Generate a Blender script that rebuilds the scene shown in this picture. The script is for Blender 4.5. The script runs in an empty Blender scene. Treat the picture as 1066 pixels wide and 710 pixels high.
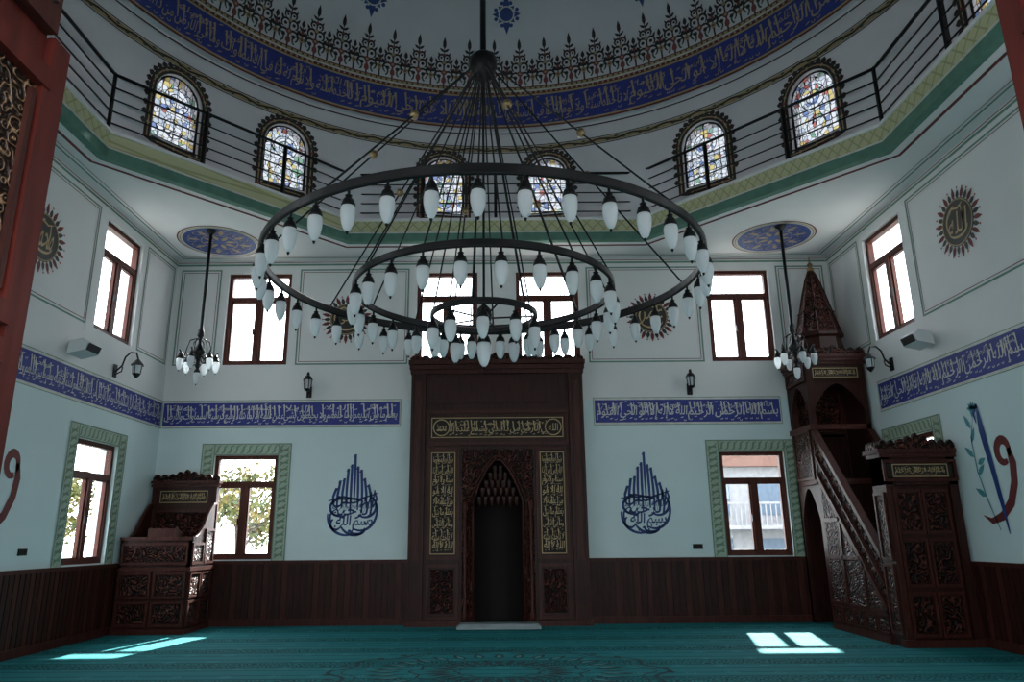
import bpy, math, random
from math import sin, cos, pi, sqrt, atan2, radians
from mathutils import Matrix, Vector

# ------------------------------------------------------------------ room dims
XL, XR, YF, YN = -6.5, 6.75, 14.0, 0.55
ZS = 7.0            # soffit height
ZG = 7.4            # gallery floor
CY = 7.25           # dome axis
RD = 6.35           # drum radius
ZD = 9.7            # dome spring
RB = 6.25           # dome radius
TH = 0.3

# ------------------------------------------------------------------ materials
def newmat(name):
    m = bpy.data.materials.new(name); m.use_nodes = True
    nt = m.node_tree
    b = nt.nodes.get("Principled BSDF")
    return m, nt, b

def N(nt, t, **kw):
    n = nt.nodes.new(t)
    for k, v in kw.items():
        setattr(n, k, v)
    return n

def pos(nt, scale=(1, 1, 1)):
    g = N(nt, "ShaderNodeNewGeometry")
    mp = N(nt, "ShaderNodeMapping")
    mp.inputs["Scale"].default_value = scale
    nt.links.new(g.outputs["Position"], mp.inputs["Vector"])
    return mp.outputs["Vector"]

def ramp(nt, fac, stops):
    r = N(nt, "ShaderNodeValToRGB")
    e = r.color_ramp.elements
    while len(e) < len(stops):
        e.new(0.5)
    for i, (p, c) in enumerate(stops):
        e[i].position = p
        e[i].color = (c[0], c[1], c[2], 1)
    nt.links.new(fac, r.inputs["Fac"])
    return r.outputs["Color"]

def mth(nt, op, a, b=None):
    n = N(nt, "ShaderNodeMath", operation=op)
    for i, s in enumerate((a, b)):
        if s is None: continue
        if isinstance(s, (int, float)): n.inputs[i].default_value = s
        else: nt.links.new(s, n.inputs[i])
    return n.outputs[0]

def bump(nt, b, h, strength=0.3, dist=0.02):
    n = N(nt, "ShaderNodeBump")
    n.inputs["Strength"].default_value = strength
    n.inputs["Distance"].default_value = dist
    nt.links.new(h, n.inputs["Height"])
    nt.links.new(n.outputs["Normal"], b.inputs["Normal"])

def plain(name, c, rough=0.6, metal=0.0, var=0.12, scale=6.0):
    m, nt, b = newmat(name)
    n = N(nt, "ShaderNodeTexNoise"); n.inputs["Scale"].default_value = scale
    nt.links.new(pos(nt), n.inputs["Vector"])
    lo = [x * (1 - var) for x in c]; hi = [min(1, x * (1 + var)) for x in c]
    nt.links.new(ramp(nt, n.outputs["Fac"], [(0.3, lo), (0.7, hi)]), b.inputs["Base Color"])
    b.inputs["Roughness"].default_value = rough
    b.inputs["Metallic"].default_value = metal
    return m

def wood(name, c1, c2, rough=0.45, sc=(14, 14, 1.2)):
    m, nt, b = newmat(name)
    n = N(nt, "ShaderNodeTexNoise"); n.inputs["Scale"].default_value = 2.0
    n.inputs["Detail"].default_value = 4
    nt.links.new(pos(nt, sc), n.inputs["Vector"])
    nt.links.new(ramp(nt, n.outputs["Fac"], [(0.3, c1), (0.7, c2)]), b.inputs["Base Color"])
    b.inputs["Roughness"].default_value = rough
    b.inputs["Specular IOR Level"].default_value = 0.2
    bump(nt, b, n.outputs["Fac"], 0.15, 0.01)
    return m

def carved(name, c1, c2, scale=16, rough=0.45, strength=0.8):
    m, nt, b = newmat(name)
    v = N(nt, "ShaderNodeTexVoronoi", feature='SMOOTH_F1'); v.inputs["Scale"].default_value = scale
    n = N(nt, "ShaderNodeTexNoise"); n.inputs["Scale"].default_value = scale * 0.6
    p = pos(nt)
    nt.links.new(p, n.inputs["Vector"]); nt.links.new(p, v.inputs["Vector"])
    w = mth(nt, 'SINE', mth(nt, 'MULTIPLY', mth(nt, 'ADD', v.outputs["Distance"], mth(nt, 'MULTIPLY', n.outputs["Fac"], 0.5)), 22.0))
    nt.links.new(ramp(nt, w, [(0.25, c1), (0.75, c2)]), b.inputs["Base Color"])
    b.inputs["Roughness"].default_value = rough
    b.inputs["Specular IOR Level"].default_value = 0.2
    bump(nt, b, w, strength, 0.02)
    return m

WOOD1 = (0.015, 0.0046, 0.0036); WOOD2 = (0.042, 0.0115, 0.008)
m_wood = wood("dark_mahogany", WOOD1, WOOD2)
m_wood_l = wood("mahogany_moulding", (0.030, 0.0088, 0.0064), (0.072, 0.020, 0.0135))
m_carv = carved("carved_mahogany", (0.006, 0.002, 0.0016), (0.088, 0.026, 0.018), 12)
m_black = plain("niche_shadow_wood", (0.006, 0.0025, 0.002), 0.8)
m_winwood = wood("window_frame_brown", (0.060, 0.017, 0.012), (0.105, 0.030, 0.020), 0.45)
m_doorwood = wood("door_red_mahogany", (0.028, 0.0048, 0.0036), (0.060, 0.0095, 0.0066), 0.45)
m_doorcarv = carved("door_carved_mahogany", (0.008, 0.0025, 0.002), (0.045, 0.010, 0.007), 26)
m_gold = plain("gold_leaf_paint", (0.36, 0.26, 0.13), 0.45, 0.2)
m_goldcarv = carved("gilded_lattice", (0.01, 0.005, 0.003), (0.15, 0.09, 0.05), 34)
m_iron = plain("black_iron", (0.012, 0.012, 0.013), 0.4, 0.6)
m_brass = plain("aged_brass", (0.25, 0.18, 0.09), 0.35, 0.8)
m_white = plain("white_plastic", (0.62, 0.64, 0.65), 0.4, 0, 0.03)
m_dkred = plain("dark_red_paint", (0.13, 0.018, 0.018), 0.7)
m_red = plain("red_paint", (0.30, 0.035, 0.03), 0.7)
m_green = plain("green_stripe_paint", (0.085, 0.20, 0.15), 0.7)
m_greenln = plain("green_line_paint", (0.13, 0.25, 0.19), 0.7)
m_leafbg = plain("window_border_green", (0.36, 0.45, 0.36), 0.7)
m_leaf = plain("window_border_leaf", (0.16, 0.24, 0.16), 0.7)
m_leafl = plain("window_border_edge", (0.14, 0.22, 0.16), 0.7)
m_blue = plain("lapis_blue_paint", (0.020, 0.032, 0.22), 0.6, 0, 0.1)
m_blue2 = plain("medallion_blue_paint", (0.03, 0.065, 0.24), 0.6)
m_bluedk = plain("calligraphy_blue_paint", (0.010, 0.042, 0.18), 0.6)
m_cream = plain("cream_calligraphy_paint", (0.58, 0.58, 0.54), 0.6)
m_goldtxt = plain("gold_calligraphy_paint", (0.34, 0.26, 0.17), 0.5)
m_goldbri = plain("bright_gold_calligraphy", (0.45, 0.33, 0.17), 0.45)
m_teal = plain("teal_leaf_paint", (0.06, 0.26, 0.30), 0.7)
m_motifdk = plain("floral_dark_paint", (0.028, 0.018, 0.018), 0.7)
m_motifgr = plain("floral_green_paint", (0.05, 0.09, 0.06), 0.7)
m_motifrd = plain("floral_rose_paint", (0.22, 0.05, 0.05), 0.7)
m_motifyl = plain("floral_ochre_paint", (0.38, 0.29, 0.16), 0.7)
m_panelblk = plain("roundel_black", (0.02, 0.02, 0.018), 0.5)
m_stone = plain("marble_step", (0.20, 0.26, 0.27), 0.4)
m_ceil = plain("ceiling_plaster", (0.74, 0.735, 0.745), 0.85, 0, 0.03, 1.5)
m_dome = plain("dome_plaster", (0.66, 0.65, 0.685), 0.85, 0, 0.03, 1.5)

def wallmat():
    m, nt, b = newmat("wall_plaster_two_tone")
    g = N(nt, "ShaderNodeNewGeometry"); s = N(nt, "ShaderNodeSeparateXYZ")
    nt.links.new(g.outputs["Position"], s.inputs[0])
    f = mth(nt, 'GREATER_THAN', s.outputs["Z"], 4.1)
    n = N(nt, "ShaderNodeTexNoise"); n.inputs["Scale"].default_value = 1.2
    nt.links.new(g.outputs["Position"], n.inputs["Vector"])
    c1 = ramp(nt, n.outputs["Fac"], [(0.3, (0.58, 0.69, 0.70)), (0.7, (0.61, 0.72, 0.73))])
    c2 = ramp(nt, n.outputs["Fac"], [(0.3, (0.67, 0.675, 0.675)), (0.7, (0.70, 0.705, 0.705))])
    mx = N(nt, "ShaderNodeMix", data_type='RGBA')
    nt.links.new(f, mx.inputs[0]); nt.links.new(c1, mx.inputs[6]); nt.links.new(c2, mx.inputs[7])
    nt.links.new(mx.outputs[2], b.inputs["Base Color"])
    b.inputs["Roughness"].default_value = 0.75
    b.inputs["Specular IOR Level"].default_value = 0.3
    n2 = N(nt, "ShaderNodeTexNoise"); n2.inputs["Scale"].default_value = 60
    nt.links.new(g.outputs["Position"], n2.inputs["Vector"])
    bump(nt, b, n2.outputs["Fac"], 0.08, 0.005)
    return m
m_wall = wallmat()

def carpetmat():
    m, nt, b = newmat("teal_prayer_carpet")
    g = N(nt, "ShaderNodeNewGeometry"); s = N(nt, "ShaderNodeSeparateXYZ")
    nt.links.new(g.outputs["Position"], s.inputs[0])
    fy = mth(nt, 'FRACT', mth(nt, 'DIVIDE', s.outputs["Y"], 1.15))
    dc = mth(nt, 'ABSOLUTE', mth(nt, 'SUBTRACT', fy, 0.5))
    band = mth(nt, 'LESS_THAN', dc, 0.12)
    line = mth(nt, 'LESS_THAN', mth(nt, 'ABSOLUTE', mth(nt, 'SUBTRACT', dc, 0.155)), 0.016)
    line2 = mth(nt, 'LESS_THAN', mth(nt, 'ABSOLUTE', mth(nt, 'SUBTRACT', dc, 0.36)), 0.012)
    v = N(nt, "ShaderNodeTexVoronoi"); v.inputs["Scale"].default_value = 5.5
    v.inputs["Randomness"].default_value = 0.3
    nt.links.new(g.outputs["Position"], v.inputs["Vector"])
    w = mth(nt, 'GREATER_THAN', mth(nt, 'SINE', mth(nt, 'MULTIPLY', v.outputs["Distance"], 26.0)), 0.1)
    n = N(nt, "ShaderNodeTexNoise"); n.inputs["Scale"].default_value = 90; n.inputs["Detail"].default_value = 2
    nt.links.new(g.outputs["Position"], n.inputs["Vector"])
    base = ramp(nt, n.outputs["Fac"], [(0.3, (0.014, 0.165, 0.180)), (0.7, (0.026, 0.235, 0.250))])
    dark = (0.006, 0.055, 0.064, 1); lite = (0.08, 0.34, 0.36, 1)
    m1 = N(nt, "ShaderNodeMix", data_type='RGBA')
    nt.links.new(mth(nt, 'MULTIPLY', band, w), m1.inputs[0])
    nt.links.new(base, m1.inputs[6]); m1.inputs[7].default_value = dark
    m2 = N(nt, "ShaderNodeMix", data_type='RGBA')
    nt.links.new(mth(nt, 'MAXIMUM', line, line2), m2.inputs[0]); nt.links.new(m1.outputs[2], m2.inputs[6]); m2.inputs[7].default_value = dark
    v2 = N(nt, "ShaderNodeTexVoronoi"); v2.inputs["Scale"].default_value = 1.9
    v2.inputs["Randomness"].default_value = 0.15
    nt.links.new(g.outputs["Position"], v2.inputs["Vector"])
    w2 = mth(nt, 'MULTIPLY', mth(nt, 'LESS_THAN', v2.outputs["Distance"], 0.16), mth(nt, 'GREATER_THAN', mth(nt, 'SINE', mth(nt, 'MULTIPLY', v2.outputs["Distance"], 90.0)), 0.2))
    m3 = N(nt, "ShaderNodeMix", data_type='RGBA')
    nt.links.new(mth(nt, 'MULTIPLY', w2, 0.5), m3.inputs[0]); nt.links.new(m2.outputs[2], m3.inputs[6]); m3.inputs[7].default_value = lite
    nt.links.new(m3.outputs[2], b.inputs["Base Color"])
    b.inputs["Roughness"].default_value = 0.85
    b.inputs["Specular IOR Level"].default_value = 0.12
    bump(nt, b, n.outputs["Fac"], 0.5, 0.01)
    return m
m_carpet = carpetmat()

def oliveMat():
    m, nt, b = newmat("fascia_yellow_lattice")
    g = N(nt, "ShaderNodeNewGeometry"); s = N(nt, "ShaderNodeSeparateXYZ")
    nt.links.new(g.outputs["Position"], s.inputs[0])
    a = mth(nt, 'SUBTRACT', s.outputs["X"], s.outputs["Y"])
    u = mth(nt, 'ABSOLUTE', mth(nt, 'SUBTRACT', mth(nt, 'FRACT', mth(nt, 'MULTIPLY', mth(nt, 'ADD', a, s.outputs["Z"]), 4.5)), 0.5))
    w = mth(nt, 'ABSOLUTE', mth(nt, 'SUBTRACT', mth(nt, 'FRACT', mth(nt, 'MULTIPLY', mth(nt, 'SUBTRACT', a, s.outputs["Z"]), 4.5)), 0.5))
    f = mth(nt, 'MINIMUM', u, w)
    nt.links.new(ramp(nt, f, [(0.03, (0.33, 0.33, 0.17)), (0.12, (0.50, 0.50, 0.30))]), b.inputs["Base Color"])
    b.inputs["Roughness"].default_value = 0.7
    return m
m_olive = oliveMat()

def glassmat():
    m, nt, b = newmat("clear_window_glass")
    nt.nodes.remove(b)
    o = nt.nodes["Material Output"]
    t = N(nt, "ShaderNodeBsdfTransparent"); t.inputs[0].default_value = (0.93, 0.96, 0.97, 1)
    g = N(nt, "ShaderNodeBsdfGlossy"); g.inputs["Roughness"].default_value = 0.03
    mx = N(nt, "ShaderNodeMixShader"); mx.inputs[0].default_value = 0.05
    nt.links.new(t.outputs[0], mx.inputs[1]); nt.links.new(g.outputs[0], mx.inputs[2])
    nt.links.new(mx.outputs[0], o.inputs["Surface"])
    return m
m_glass = glassmat()

def stained():
    m, nt, b = newmat("stained_glass")
    nt.nodes.remove(b)
    o = nt.nodes["Material Output"]
    SC = 12.0
    v = N(nt, "ShaderNodeTexVoronoi"); v.inputs["Scale"].default_value = SC
    v.inputs["Randomness"].default_value = 0.7
    e = N(nt, "ShaderNodeTexVoronoi", feature='DISTANCE_TO_EDGE'); e.inputs["Scale"].default_value = SC
    e.inputs["Randomness"].default_value = 0.7
    p = pos(nt)
    nt.links.new(p, v.inputs["Vector"]); nt.links.new(p, e.inputs["Vector"])
    s = N(nt, "ShaderNodeSeparateColor"); nt.links.new(v.outputs["Color"], s.inputs[0])
    r = N(nt, "ShaderNodeValToRGB"); r.color_ramp.interpolation = 'CONSTANT'
    stops = [(0.0, (0.11, 0.115, 0.12)), (0.42, (0.03, 0.042, 0.075)), (0.5, (0.095, 0.08, 0.035)), (0.60, (0.075, 0.085, 0.095)), (0.82, (0.035, 0.06, 0.045)), (0.87, (0.075, 0.028, 0.026)), (0.91, (0.10, 0.11, 0.11))]
    el = r.color_ramp.elements
    while len(el) < len(stops): el.new(0.5)
    for i, (q, c) in enumerate(stops):
        el[i].position = q; el[i].color = (*c, 1)
    nt.links.new(s.outputs[0], r.inputs[0])
    lead = mth(nt, 'GREATER_THAN', e.outputs["Distance"], 0.045)
    mx = N(nt, "ShaderNodeMix", data_type='RGBA')
    nt.links.new(lead, mx.inputs[0]); mx.inputs[6].default_value = (0, 0, 0, 1); nt.links.new(r.outputs[0], mx.inputs[7])
    t = N(nt, "ShaderNodeBsdfTransparent"); nt.links.new(mx.outputs[2], t.inputs[0])
    nt.links.new(t.outputs[0], o.inputs["Surface"])
    return m
m_stained = stained()

def shade():
    m, nt, b = newmat("frosted_lamp_glass")
    o = nt.nodes["Material Output"]
    b.inputs["Base Color"].default_value = (0.80, 0.83, 0.85, 1)
    b.inputs["Roughness"].default_value = 0.15
    t = N(nt, "ShaderNodeBsdfTranslucent"); t.inputs[0].default_value = (0.85, 0.89, 0.92, 1)
    n = N(nt, "ShaderNodeTexNoise"); n.inputs["Scale"].default_value = 3
    nt.links.new(pos(nt), n.inputs["Vector"])
    mx = N(nt, "ShaderNodeMixShader")
    nt.links.new(mth(nt, 'ADD', mth(nt, 'MULTIPLY', n.outputs["Fac"], 0.1), 0.35), mx.inputs[0])
    nt.links.new(b.outputs[0], mx.inputs[1]); nt.links.new(t.outputs[0], mx.inputs[2])
    nt.links.new(mx.outputs[0], o.inputs["Surface"])
    return m
m_shade = shade()

# ------------------------------------------------------------------ mesh builder
class MB:
    def __init__(s, name):
        s.name = name; s.v = []; s.f = []; s.m = []; s.sm = []; s.mats = []; s.T = None
    def mi(s, mat):
        if mat not in s.mats: s.mats.append(mat)
        return s.mats.index(mat)
    def add(s, vs, fs, mat, smooth=False):
        o = len(s.v)
        if s.T: vs = [s.T(p) for p in vs]
        s.v += [tuple(p) for p in vs]
        k = s.mi(mat)
        for f in fs:
            s.f.append([o + i for i in f]); s.m.append(k); s.sm.append(smooth)
    def box(s, x0, x1, y0, y1, z0, z1, mat):
        vs = [(x, y, z) for x in (x0, x1) for y in (y0, y1) for z in (z0, z1)]
        s.add(vs, [(0, 1, 3, 2), (4, 6, 7, 5), (0, 4, 5, 1), (2, 3, 7, 6), (0, 2, 6, 4), (1, 5, 7, 3)], mat)
    def prism(s, poly, axis, a0, a1, mat):
        def P(a, u, v):
            return (a, u, v) if axis == 'x' else ((u, a, v) if axis == 'y' else (u, v, a))
        n = len(poly)
        vs = [P(a0, *p) for p in poly] + [P(a1, *p) for p in poly]
        fs = [tuple(range(n)), tuple(range(2 * n - 1, n - 1, -1))]
        fs += [(i, (i + 1) % n, n + (i + 1) % n, n + i) for i in range(n)]
        s.add(vs, fs, mat)
    def lathe(s, prof, cx, cy, mat, seg=16, smooth=True, a0=0.0):
        vs = []; fs = []
        for r, z in prof:
            for i in range(seg):
                a = a0 + 2 * pi * i / seg
                vs.append((cx + r * cos(a), cy + r * sin(a), z))
        for j in range(len(prof) - 1):
            for i in range(seg):
                k = (i + 1) % seg
                fs.append((j * seg + i, j * seg + k, (j + 1) * seg + k, (j + 1) * seg + i))
        fs.append(tuple(range(seg))); o = (len(prof) - 1) * seg
        fs.append(tuple(range(o, o + seg)))
        s.add(vs, fs, mat, smooth)
    def tube(s, pts, r, mat, seg=6, closed=False):
        P = [Vector(p) for p in pts]; n = len(P); vs = []; fs = []
        for i in range(n):
            if closed: d = P[(i + 1) % n] - P[i - 1]
            else: d = P[min(i + 1, n - 1)] - P[max(i - 1, 0)]
            d.normalize()
            up = Vector((0, 0, 1)) if abs(d.z) < 0.95 else Vector((1, 0, 0))
            a = d.cross(up).normalized(); b = a.cross(d)
            rr = r[i] if isinstance(r, (list, tuple)) else r
            for k in range(seg):
                t = 2 * pi * k / seg + pi / seg
                vs.append(P[i] + a * (rr * cos(t)) + b * (rr * sin(t)))
        for i in range(n if closed else n - 1):
            j = (i + 1) % n
            for k in range(seg):
                q = (k + 1) % seg
                fs.append((i * seg + k, i * seg + q, j * seg + q, j * seg + k))
        if not closed:
            fs.append(tuple(range(seg))); fs.append(tuple(range((n - 1) * seg, n * seg)))
        s.add(vs, fs, mat, seg > 4)
    # flat painted shapes on mapped surface
    def rib(s, pts, w, mp, mat, closed=False):
        n = len(pts); vs = []; fs = []
        for i in range(n):
            if closed: a, b = pts[i - 1], pts[(i + 1) % n]
            else: a, b = pts[max(i - 1, 0)], pts[min(i + 1, n - 1)]
            dx, dy = b[0] - a[0], b[1] - a[1]; L = sqrt(dx * dx + dy * dy) or 1
            ww = (w[i] if isinstance(w, (list, tuple)) else w) / 2
            nx, ny = -dy / L * ww, dx / L * ww
            vs += [mp(pts[i][0] + nx, pts[i][1] + ny), mp(pts[i][0] - nx, pts[i][1] - ny)]
        for i in range(n if closed else n - 1):
            j = (i + 1) % n
            fs.append((2 * i, 2 * i + 1, 2 * j + 1, 2 * j))
        s.add(vs, fs, mat)
    def poly(s, pts, mp, mat):
        s.add([mp(*p) for p in pts], [tuple(range(len(pts)))], mat)
    def rect(s, u0, u1, v0, v1, mp, mat):
        s.poly([(u0, v0), (u1, v0), (u1, v1), (u0, v1)], mp, mat)
    def frame(s, u0, u1, v0, v1, w, mp, mat):
        s.rect(u0, u1, v0, v0 + w, mp, mat); s.rect(u0, u1, v1 - w, v1, mp, mat)
        s.rect(u0, u0 + w, v0 + w, v1 - w, mp, mat); s.rect(u1 - w, u1, v0 + w, v1 - w, mp, mat)
    def disc(s, u, v, r, mp, mat, seg=24):
        s.poly([(u + r * cos(2 * pi * i / seg), v + r * sin(2 * pi * i / seg)) for i in range(seg)], mp, mat)
    def ringp(s, u, v, r, w, mp, mat, seg=32):
        s.rib([(u + r * cos(2 * pi * i / seg), v + r * sin(2 * pi * i / seg)) for i in range(seg)], w, mp, mat, True)
    def leaf(s, u, v, ang, L, W, mp, mat):
        c, d = cos(ang), sin(ang)
        pts = [(0, 0), (0.3, 0.42), (0.6, 0.38), (1, 0), (0.6, -0.38), (0.3, -0.42)]
        s.poly([(u + c * a * L - d * b * W, v + d * a * L + c * b * W) for a, b in pts], mp, mat)
    def build(s, recalc=True):
        me = bpy.data.meshes.new(s.name)
        xs = [p[0] for p in s.v]; ys = [p[1] for p in s.v]; zs = [p[2] for p in s.v]
        o = ((min(xs) + max(xs)) / 2, (min(ys) + max(ys)) / 2, min(zs))
        me.from_pydata([(p[0] - o[0], p[1] - o[1], p[2] - o[2]) for p in s.v], [], s.f)
        for m in s.mats: me.materials.append(m)
        me.polygons.foreach_set("material_index", s.m)
        me.polygons.foreach_set("use_smooth", s.sm)
        if recalc:
            import bmesh
            bm = bmesh.new(); bm.from_mesh(me)
            bmesh.ops.recalc_face_normals(bm, faces=bm.faces)
            bm.to_mesh(me); bm.free()
        me.update()
        ob = bpy.data.objects.new(s.name, me)
        ob.location = o
        bpy.context.scene.collection.objects.link(ob)
        return ob

def arc(cx, cy, rx, ry, a0, a1, n=12):
    return [(cx + rx * cos(radians(a0 + (a1 - a0) * i / n)), cy + ry * sin(radians(a0 + (a1 - a0) * i / n))) for i in range(n + 1)]

def far_map(off, y=YF): return lambda u, v: (u, y - off, v)
def left_map(off): return lambda u, v: (XL + off, u, v)
def right_map(off): return lambda u, v: (XR - off, u, v)
def soff_map(off): return lambda u, v: (u, v, ZS - off)
def drum_map(off): return lambda u, v: ((RD - off) * sin(u / RD), CY + (RD - off) * cos(u / RD), v)
def dome_map(off, R=RB):
    return lambda th, ph: ((R - off) * cos(ph) * sin(th), CY + (R - off) * cos(ph) * cos(th), ZD + (R - off) * sin(ph))
def sub(mp, du, dv, su=1, sv=1): return lambda u, v: mp(du + u * su, dv + v * sv)

# ------------------------------------------------------------------ Arabic text shaping -> mesh outlines
PF = {0x621: 0xFE80, 0x622: 0xFE81, 0x623: 0xFE83, 0x624: 0xFE85, 0x625: 0xFE87, 0x626: 0xFE89, 0x627: 0xFE8D, 0x628: 0xFE8F, 0x629: 0xFE93,
      0x62A: 0xFE95, 0x62B: 0xFE99, 0x62C: 0xFE9D, 0x62D: 0xFEA1, 0x62E: 0xFEA5, 0x62F: 0xFEA9, 0x630: 0xFEAB, 0x631: 0xFEAD, 0x632: 0xFEAF,
      0x633: 0xFEB1, 0x634: 0xFEB5, 0x635: 0xFEB9, 0x636: 0xFEBD, 0x637: 0xFEC1, 0x638: 0xFEC5, 0x639: 0xFEC9, 0x63A: 0xFECD, 0x641: 0xFED1,
      0x642: 0xFED5, 0x643: 0xFED9, 0x644: 0xFEDD, 0x645: 0xFEE1, 0x646: 0xFEE5, 0x647: 0xFEE9, 0x648: 0xFEED, 0x649: 0xFEEF, 0x64A: 0xFEF1}
RIGHT_ONLY = {0x622, 0x623, 0x624, 0x625, 0x627, 0x629, 0x62F, 0x630, 0x631, 0x632, 0x648, 0x649}
def shape_ar(txt):
    out = []
    for wd in txt.split():
        cs = [ord(c) for c in wd]; r = []; i = 0; prevj = False
        while i < len(cs):
            c = cs[i]
            if c not in PF: i += 1; continue
            if c == 0x644 and i + 1 < len(cs) and cs[i + 1] == 0x627:
                r.append(chr(0xFEFC if prevj else 0xFEFB)); prevj = False; i += 2; continue
            dual = c not in RIGHT_ONLY and c != 0x621
            nxt = dual and i + 1 < len(cs) and cs[i + 1] in PF and cs[i + 1] != 0x621
            b = PF[c]
            if c == 0x621: k = 0
            elif nxt: k = 3 if prevj else 2
            else: k = 1 if prevj else 0
            r.append(chr(b + k)); prevj = bool(nxt); i += 1
        out.append("".join(reversed(r)))
    return " ".join(reversed(out))
_tc = {}
def text_mesh(txt, off=0.0):
    if (txt, off) in _tc: return _tc[(txt, off)]
    cu = bpy.data.curves.new("tmp_text", 'FONT'); cu.body = shape_ar(txt); cu.size = 1.0; cu.resolution_u = 2
    cu.offset = off; cu.space_word = 0.45
    ob = bpy.data.objects.new("tmp_text", cu); bpy.context.scene.collection.objects.link(ob)
    bpy.context.view_layer.update()
    dg = bpy.context.evaluated_depsgraph_get()
    me = ob.evaluated_get(dg).to_mesh()
    vs = [(v.co.x, v.co.y) for v in me.vertices]; fs = [tuple(p.vertices) for p in me.polygons]
    ob.evaluated_get(dg).to_mesh_clear()
    bpy.data.objects.remove(ob); bpy.data.curves.remove(cu)
    _tc[(txt, off)] = (vs, fs)
    return vs, fs
BIS = "\u0628\u0633\u0645 \u0627\u0644\u0644\u0647 \u0627\u0644\u0631\u062D\u0645\u0646 \u0627\u0644\u0631\u062D\u064A\u0645"
AK = ["\u0627\u0644\u0644\u0647 \u0644\u0627 \u0625\u0644\u0647 \u0625\u0644\u0627 \u0647\u0648 \u0627\u0644\u062D\u064A \u0627\u0644\u0642\u064A\u0648\u0645",
      "\u0644\u0627 \u062A\u0623\u062E\u0630\u0647 \u0633\u0646\u0629 \u0648\u0644\u0627 \u0646\u0648\u0645 \u0644\u0647 \u0645\u0627 \u0641\u064A \u0627\u0644\u0633\u0645\u0627\u0648\u0627\u062A",
      "\u0648\u0645\u0627 \u0641\u064A \u0627\u0644\u0623\u0631\u0636 \u0645\u0646 \u0630\u0627 \u0627\u0644\u0630\u064A \u064A\u0634\u0641\u0639 \u0639\u0646\u062F\u0647 \u0625\u0644\u0627 \u0628\u0625\u0630\u0646\u0647",
      "\u064A\u0639\u0644\u0645 \u0645\u0627 \u0628\u064A\u0646 \u0623\u064A\u062F\u064A\u0647\u0645 \u0648\u0645\u0627 \u062E\u0644\u0641\u0647\u0645 \u0648\u0644\u0627 \u064A\u062D\u064A\u0637\u0648\u0646 \u0628\u0634\u064A\u0621",
      "\u0645\u0646 \u0639\u0644\u0645\u0647 \u0625\u0644\u0627 \u0628\u0645\u0627 \u0634\u0627\u0621 \u0648\u0633\u0639 \u0643\u0631\u0633\u064A\u0647 \u0627\u0644\u0633\u0645\u0627\u0648\u0627\u062A \u0648\u0627\u0644\u0623\u0631\u0636"]
def put_text(mb, txt, u0, u1, v0, v1, mp, mat, off=0.0, slant=0.0):
    vs, fs = text_mesh(txt, off)
    xs = [p[0] for p in vs]; ys = [p[1] for p in vs]
    a, b, c, d = min(xs), max(xs), min(ys), max(ys)
    mb.add([mp(u0 + (x - a) / (b - a) * (u1 - u0) + slant * ((y - c) / (d - c) - .5) * (v1 - v0), v0 + (y - c) / (d - c) * (v1 - v0)) for x, y in vs], fs, mat)
def marks(mb, W, H, mp, mat, seed, dens=1.0):
    R = random.Random(seed); x = 0.1 * H
    while x < W - .2 * H:
        for zone in ((.66, .93), (.05, .16)):
            v = H * R.uniform(*zone); u = x + R.uniform(0, .1) * H
            k = R.random()
            if k < .4: mb.rib([(u, v), (u + .07 * H, v + .03 * H), (u + .14 * H, v + .05 * H)], [.012 * H, .045 * H, .02 * H], mp, mat)
            elif k < .6: mb.rib(arc(u, v, .05 * H, .04 * H, 150, 400, 6), .025 * H, mp, mat)
            elif k < .8: mb.rib([(u, v), (u + .03 * H, v - .05 * H), (u + .06 * H, v + .01 * H), (u + .09 * H, v - .05 * H), (u + .13 * H, v + .03 * H)], .026 * H, mp, mat)
        x += H * .19 / dens
def arabic_line(mb, W, H, mp, mat, idx, n=None):
    """thuluth-like strip: compressed main line, tall alif/lam stems, stacked upper words, vowel marks"""
    if n is None: n = max(1, round(W / (H * 4.6)))
    ws = []
    for t in AK + [BIS]: ws.append(t)
    R = random.Random(idx * 7 + 3)
    for k in range(n):
        t = ws[(idx + n - 1 - k) % 6]
        a, b = W * k / n + .02 * H, W * (k + 1) / n - .03 * H
        put_text(mb, t, a, b, .07 * H, .74 * H, mp, mat, 0.006, .12)
        wd = ws[(idx + k + 2) % 6].split()
        m = 3
        for q in range(m):      # stacked words riding above the line
            t2 = " ".join(wd[q * 2 % len(wd):q * 2 % len(wd) + 2])
            c0 = a + (b - a) * (q + R.uniform(.08, .2)) / m
            put_text(mb, t2, c0, c0 + (b - a) / m * .62, .56 * H, .90 * H, mp, mat, 0.0, .2)
        x = a + .1 * H
        while x < b - .1 * H:   # tall tapering stems
            top = R.uniform(.86, .95) * H; base = R.uniform(.28, .42) * H
            mb.rib([(x + .05 * H, base), (x + .03 * H, (base + top) / 2), (x, top), (x - .05 * H, top - .05 * H)], [.03 * H, .055 * H, .065 * H, .02 * H], mp, mat)
            x += R.choice((.13, .2, .34, .5)) * H
    marks(mb, W, H, mp, mat, idx + 5, .8)

# ------------------------------------------------------------------ windows layout
ZL0, ZL1, ZU0, ZU1 = 1.15, 3.06, 4.83, 6.74
far_lo = [(-5.39, -4.18), (4.22, 5.45)]
far_up = [(-5.43, -4.15), (-1.6, -0.38), (0.40, 1.66), (4.25, 5.52)]
side_c = [(11.3, 12.55), (5.2, 6.45), (2.0, 3.25)]

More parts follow.
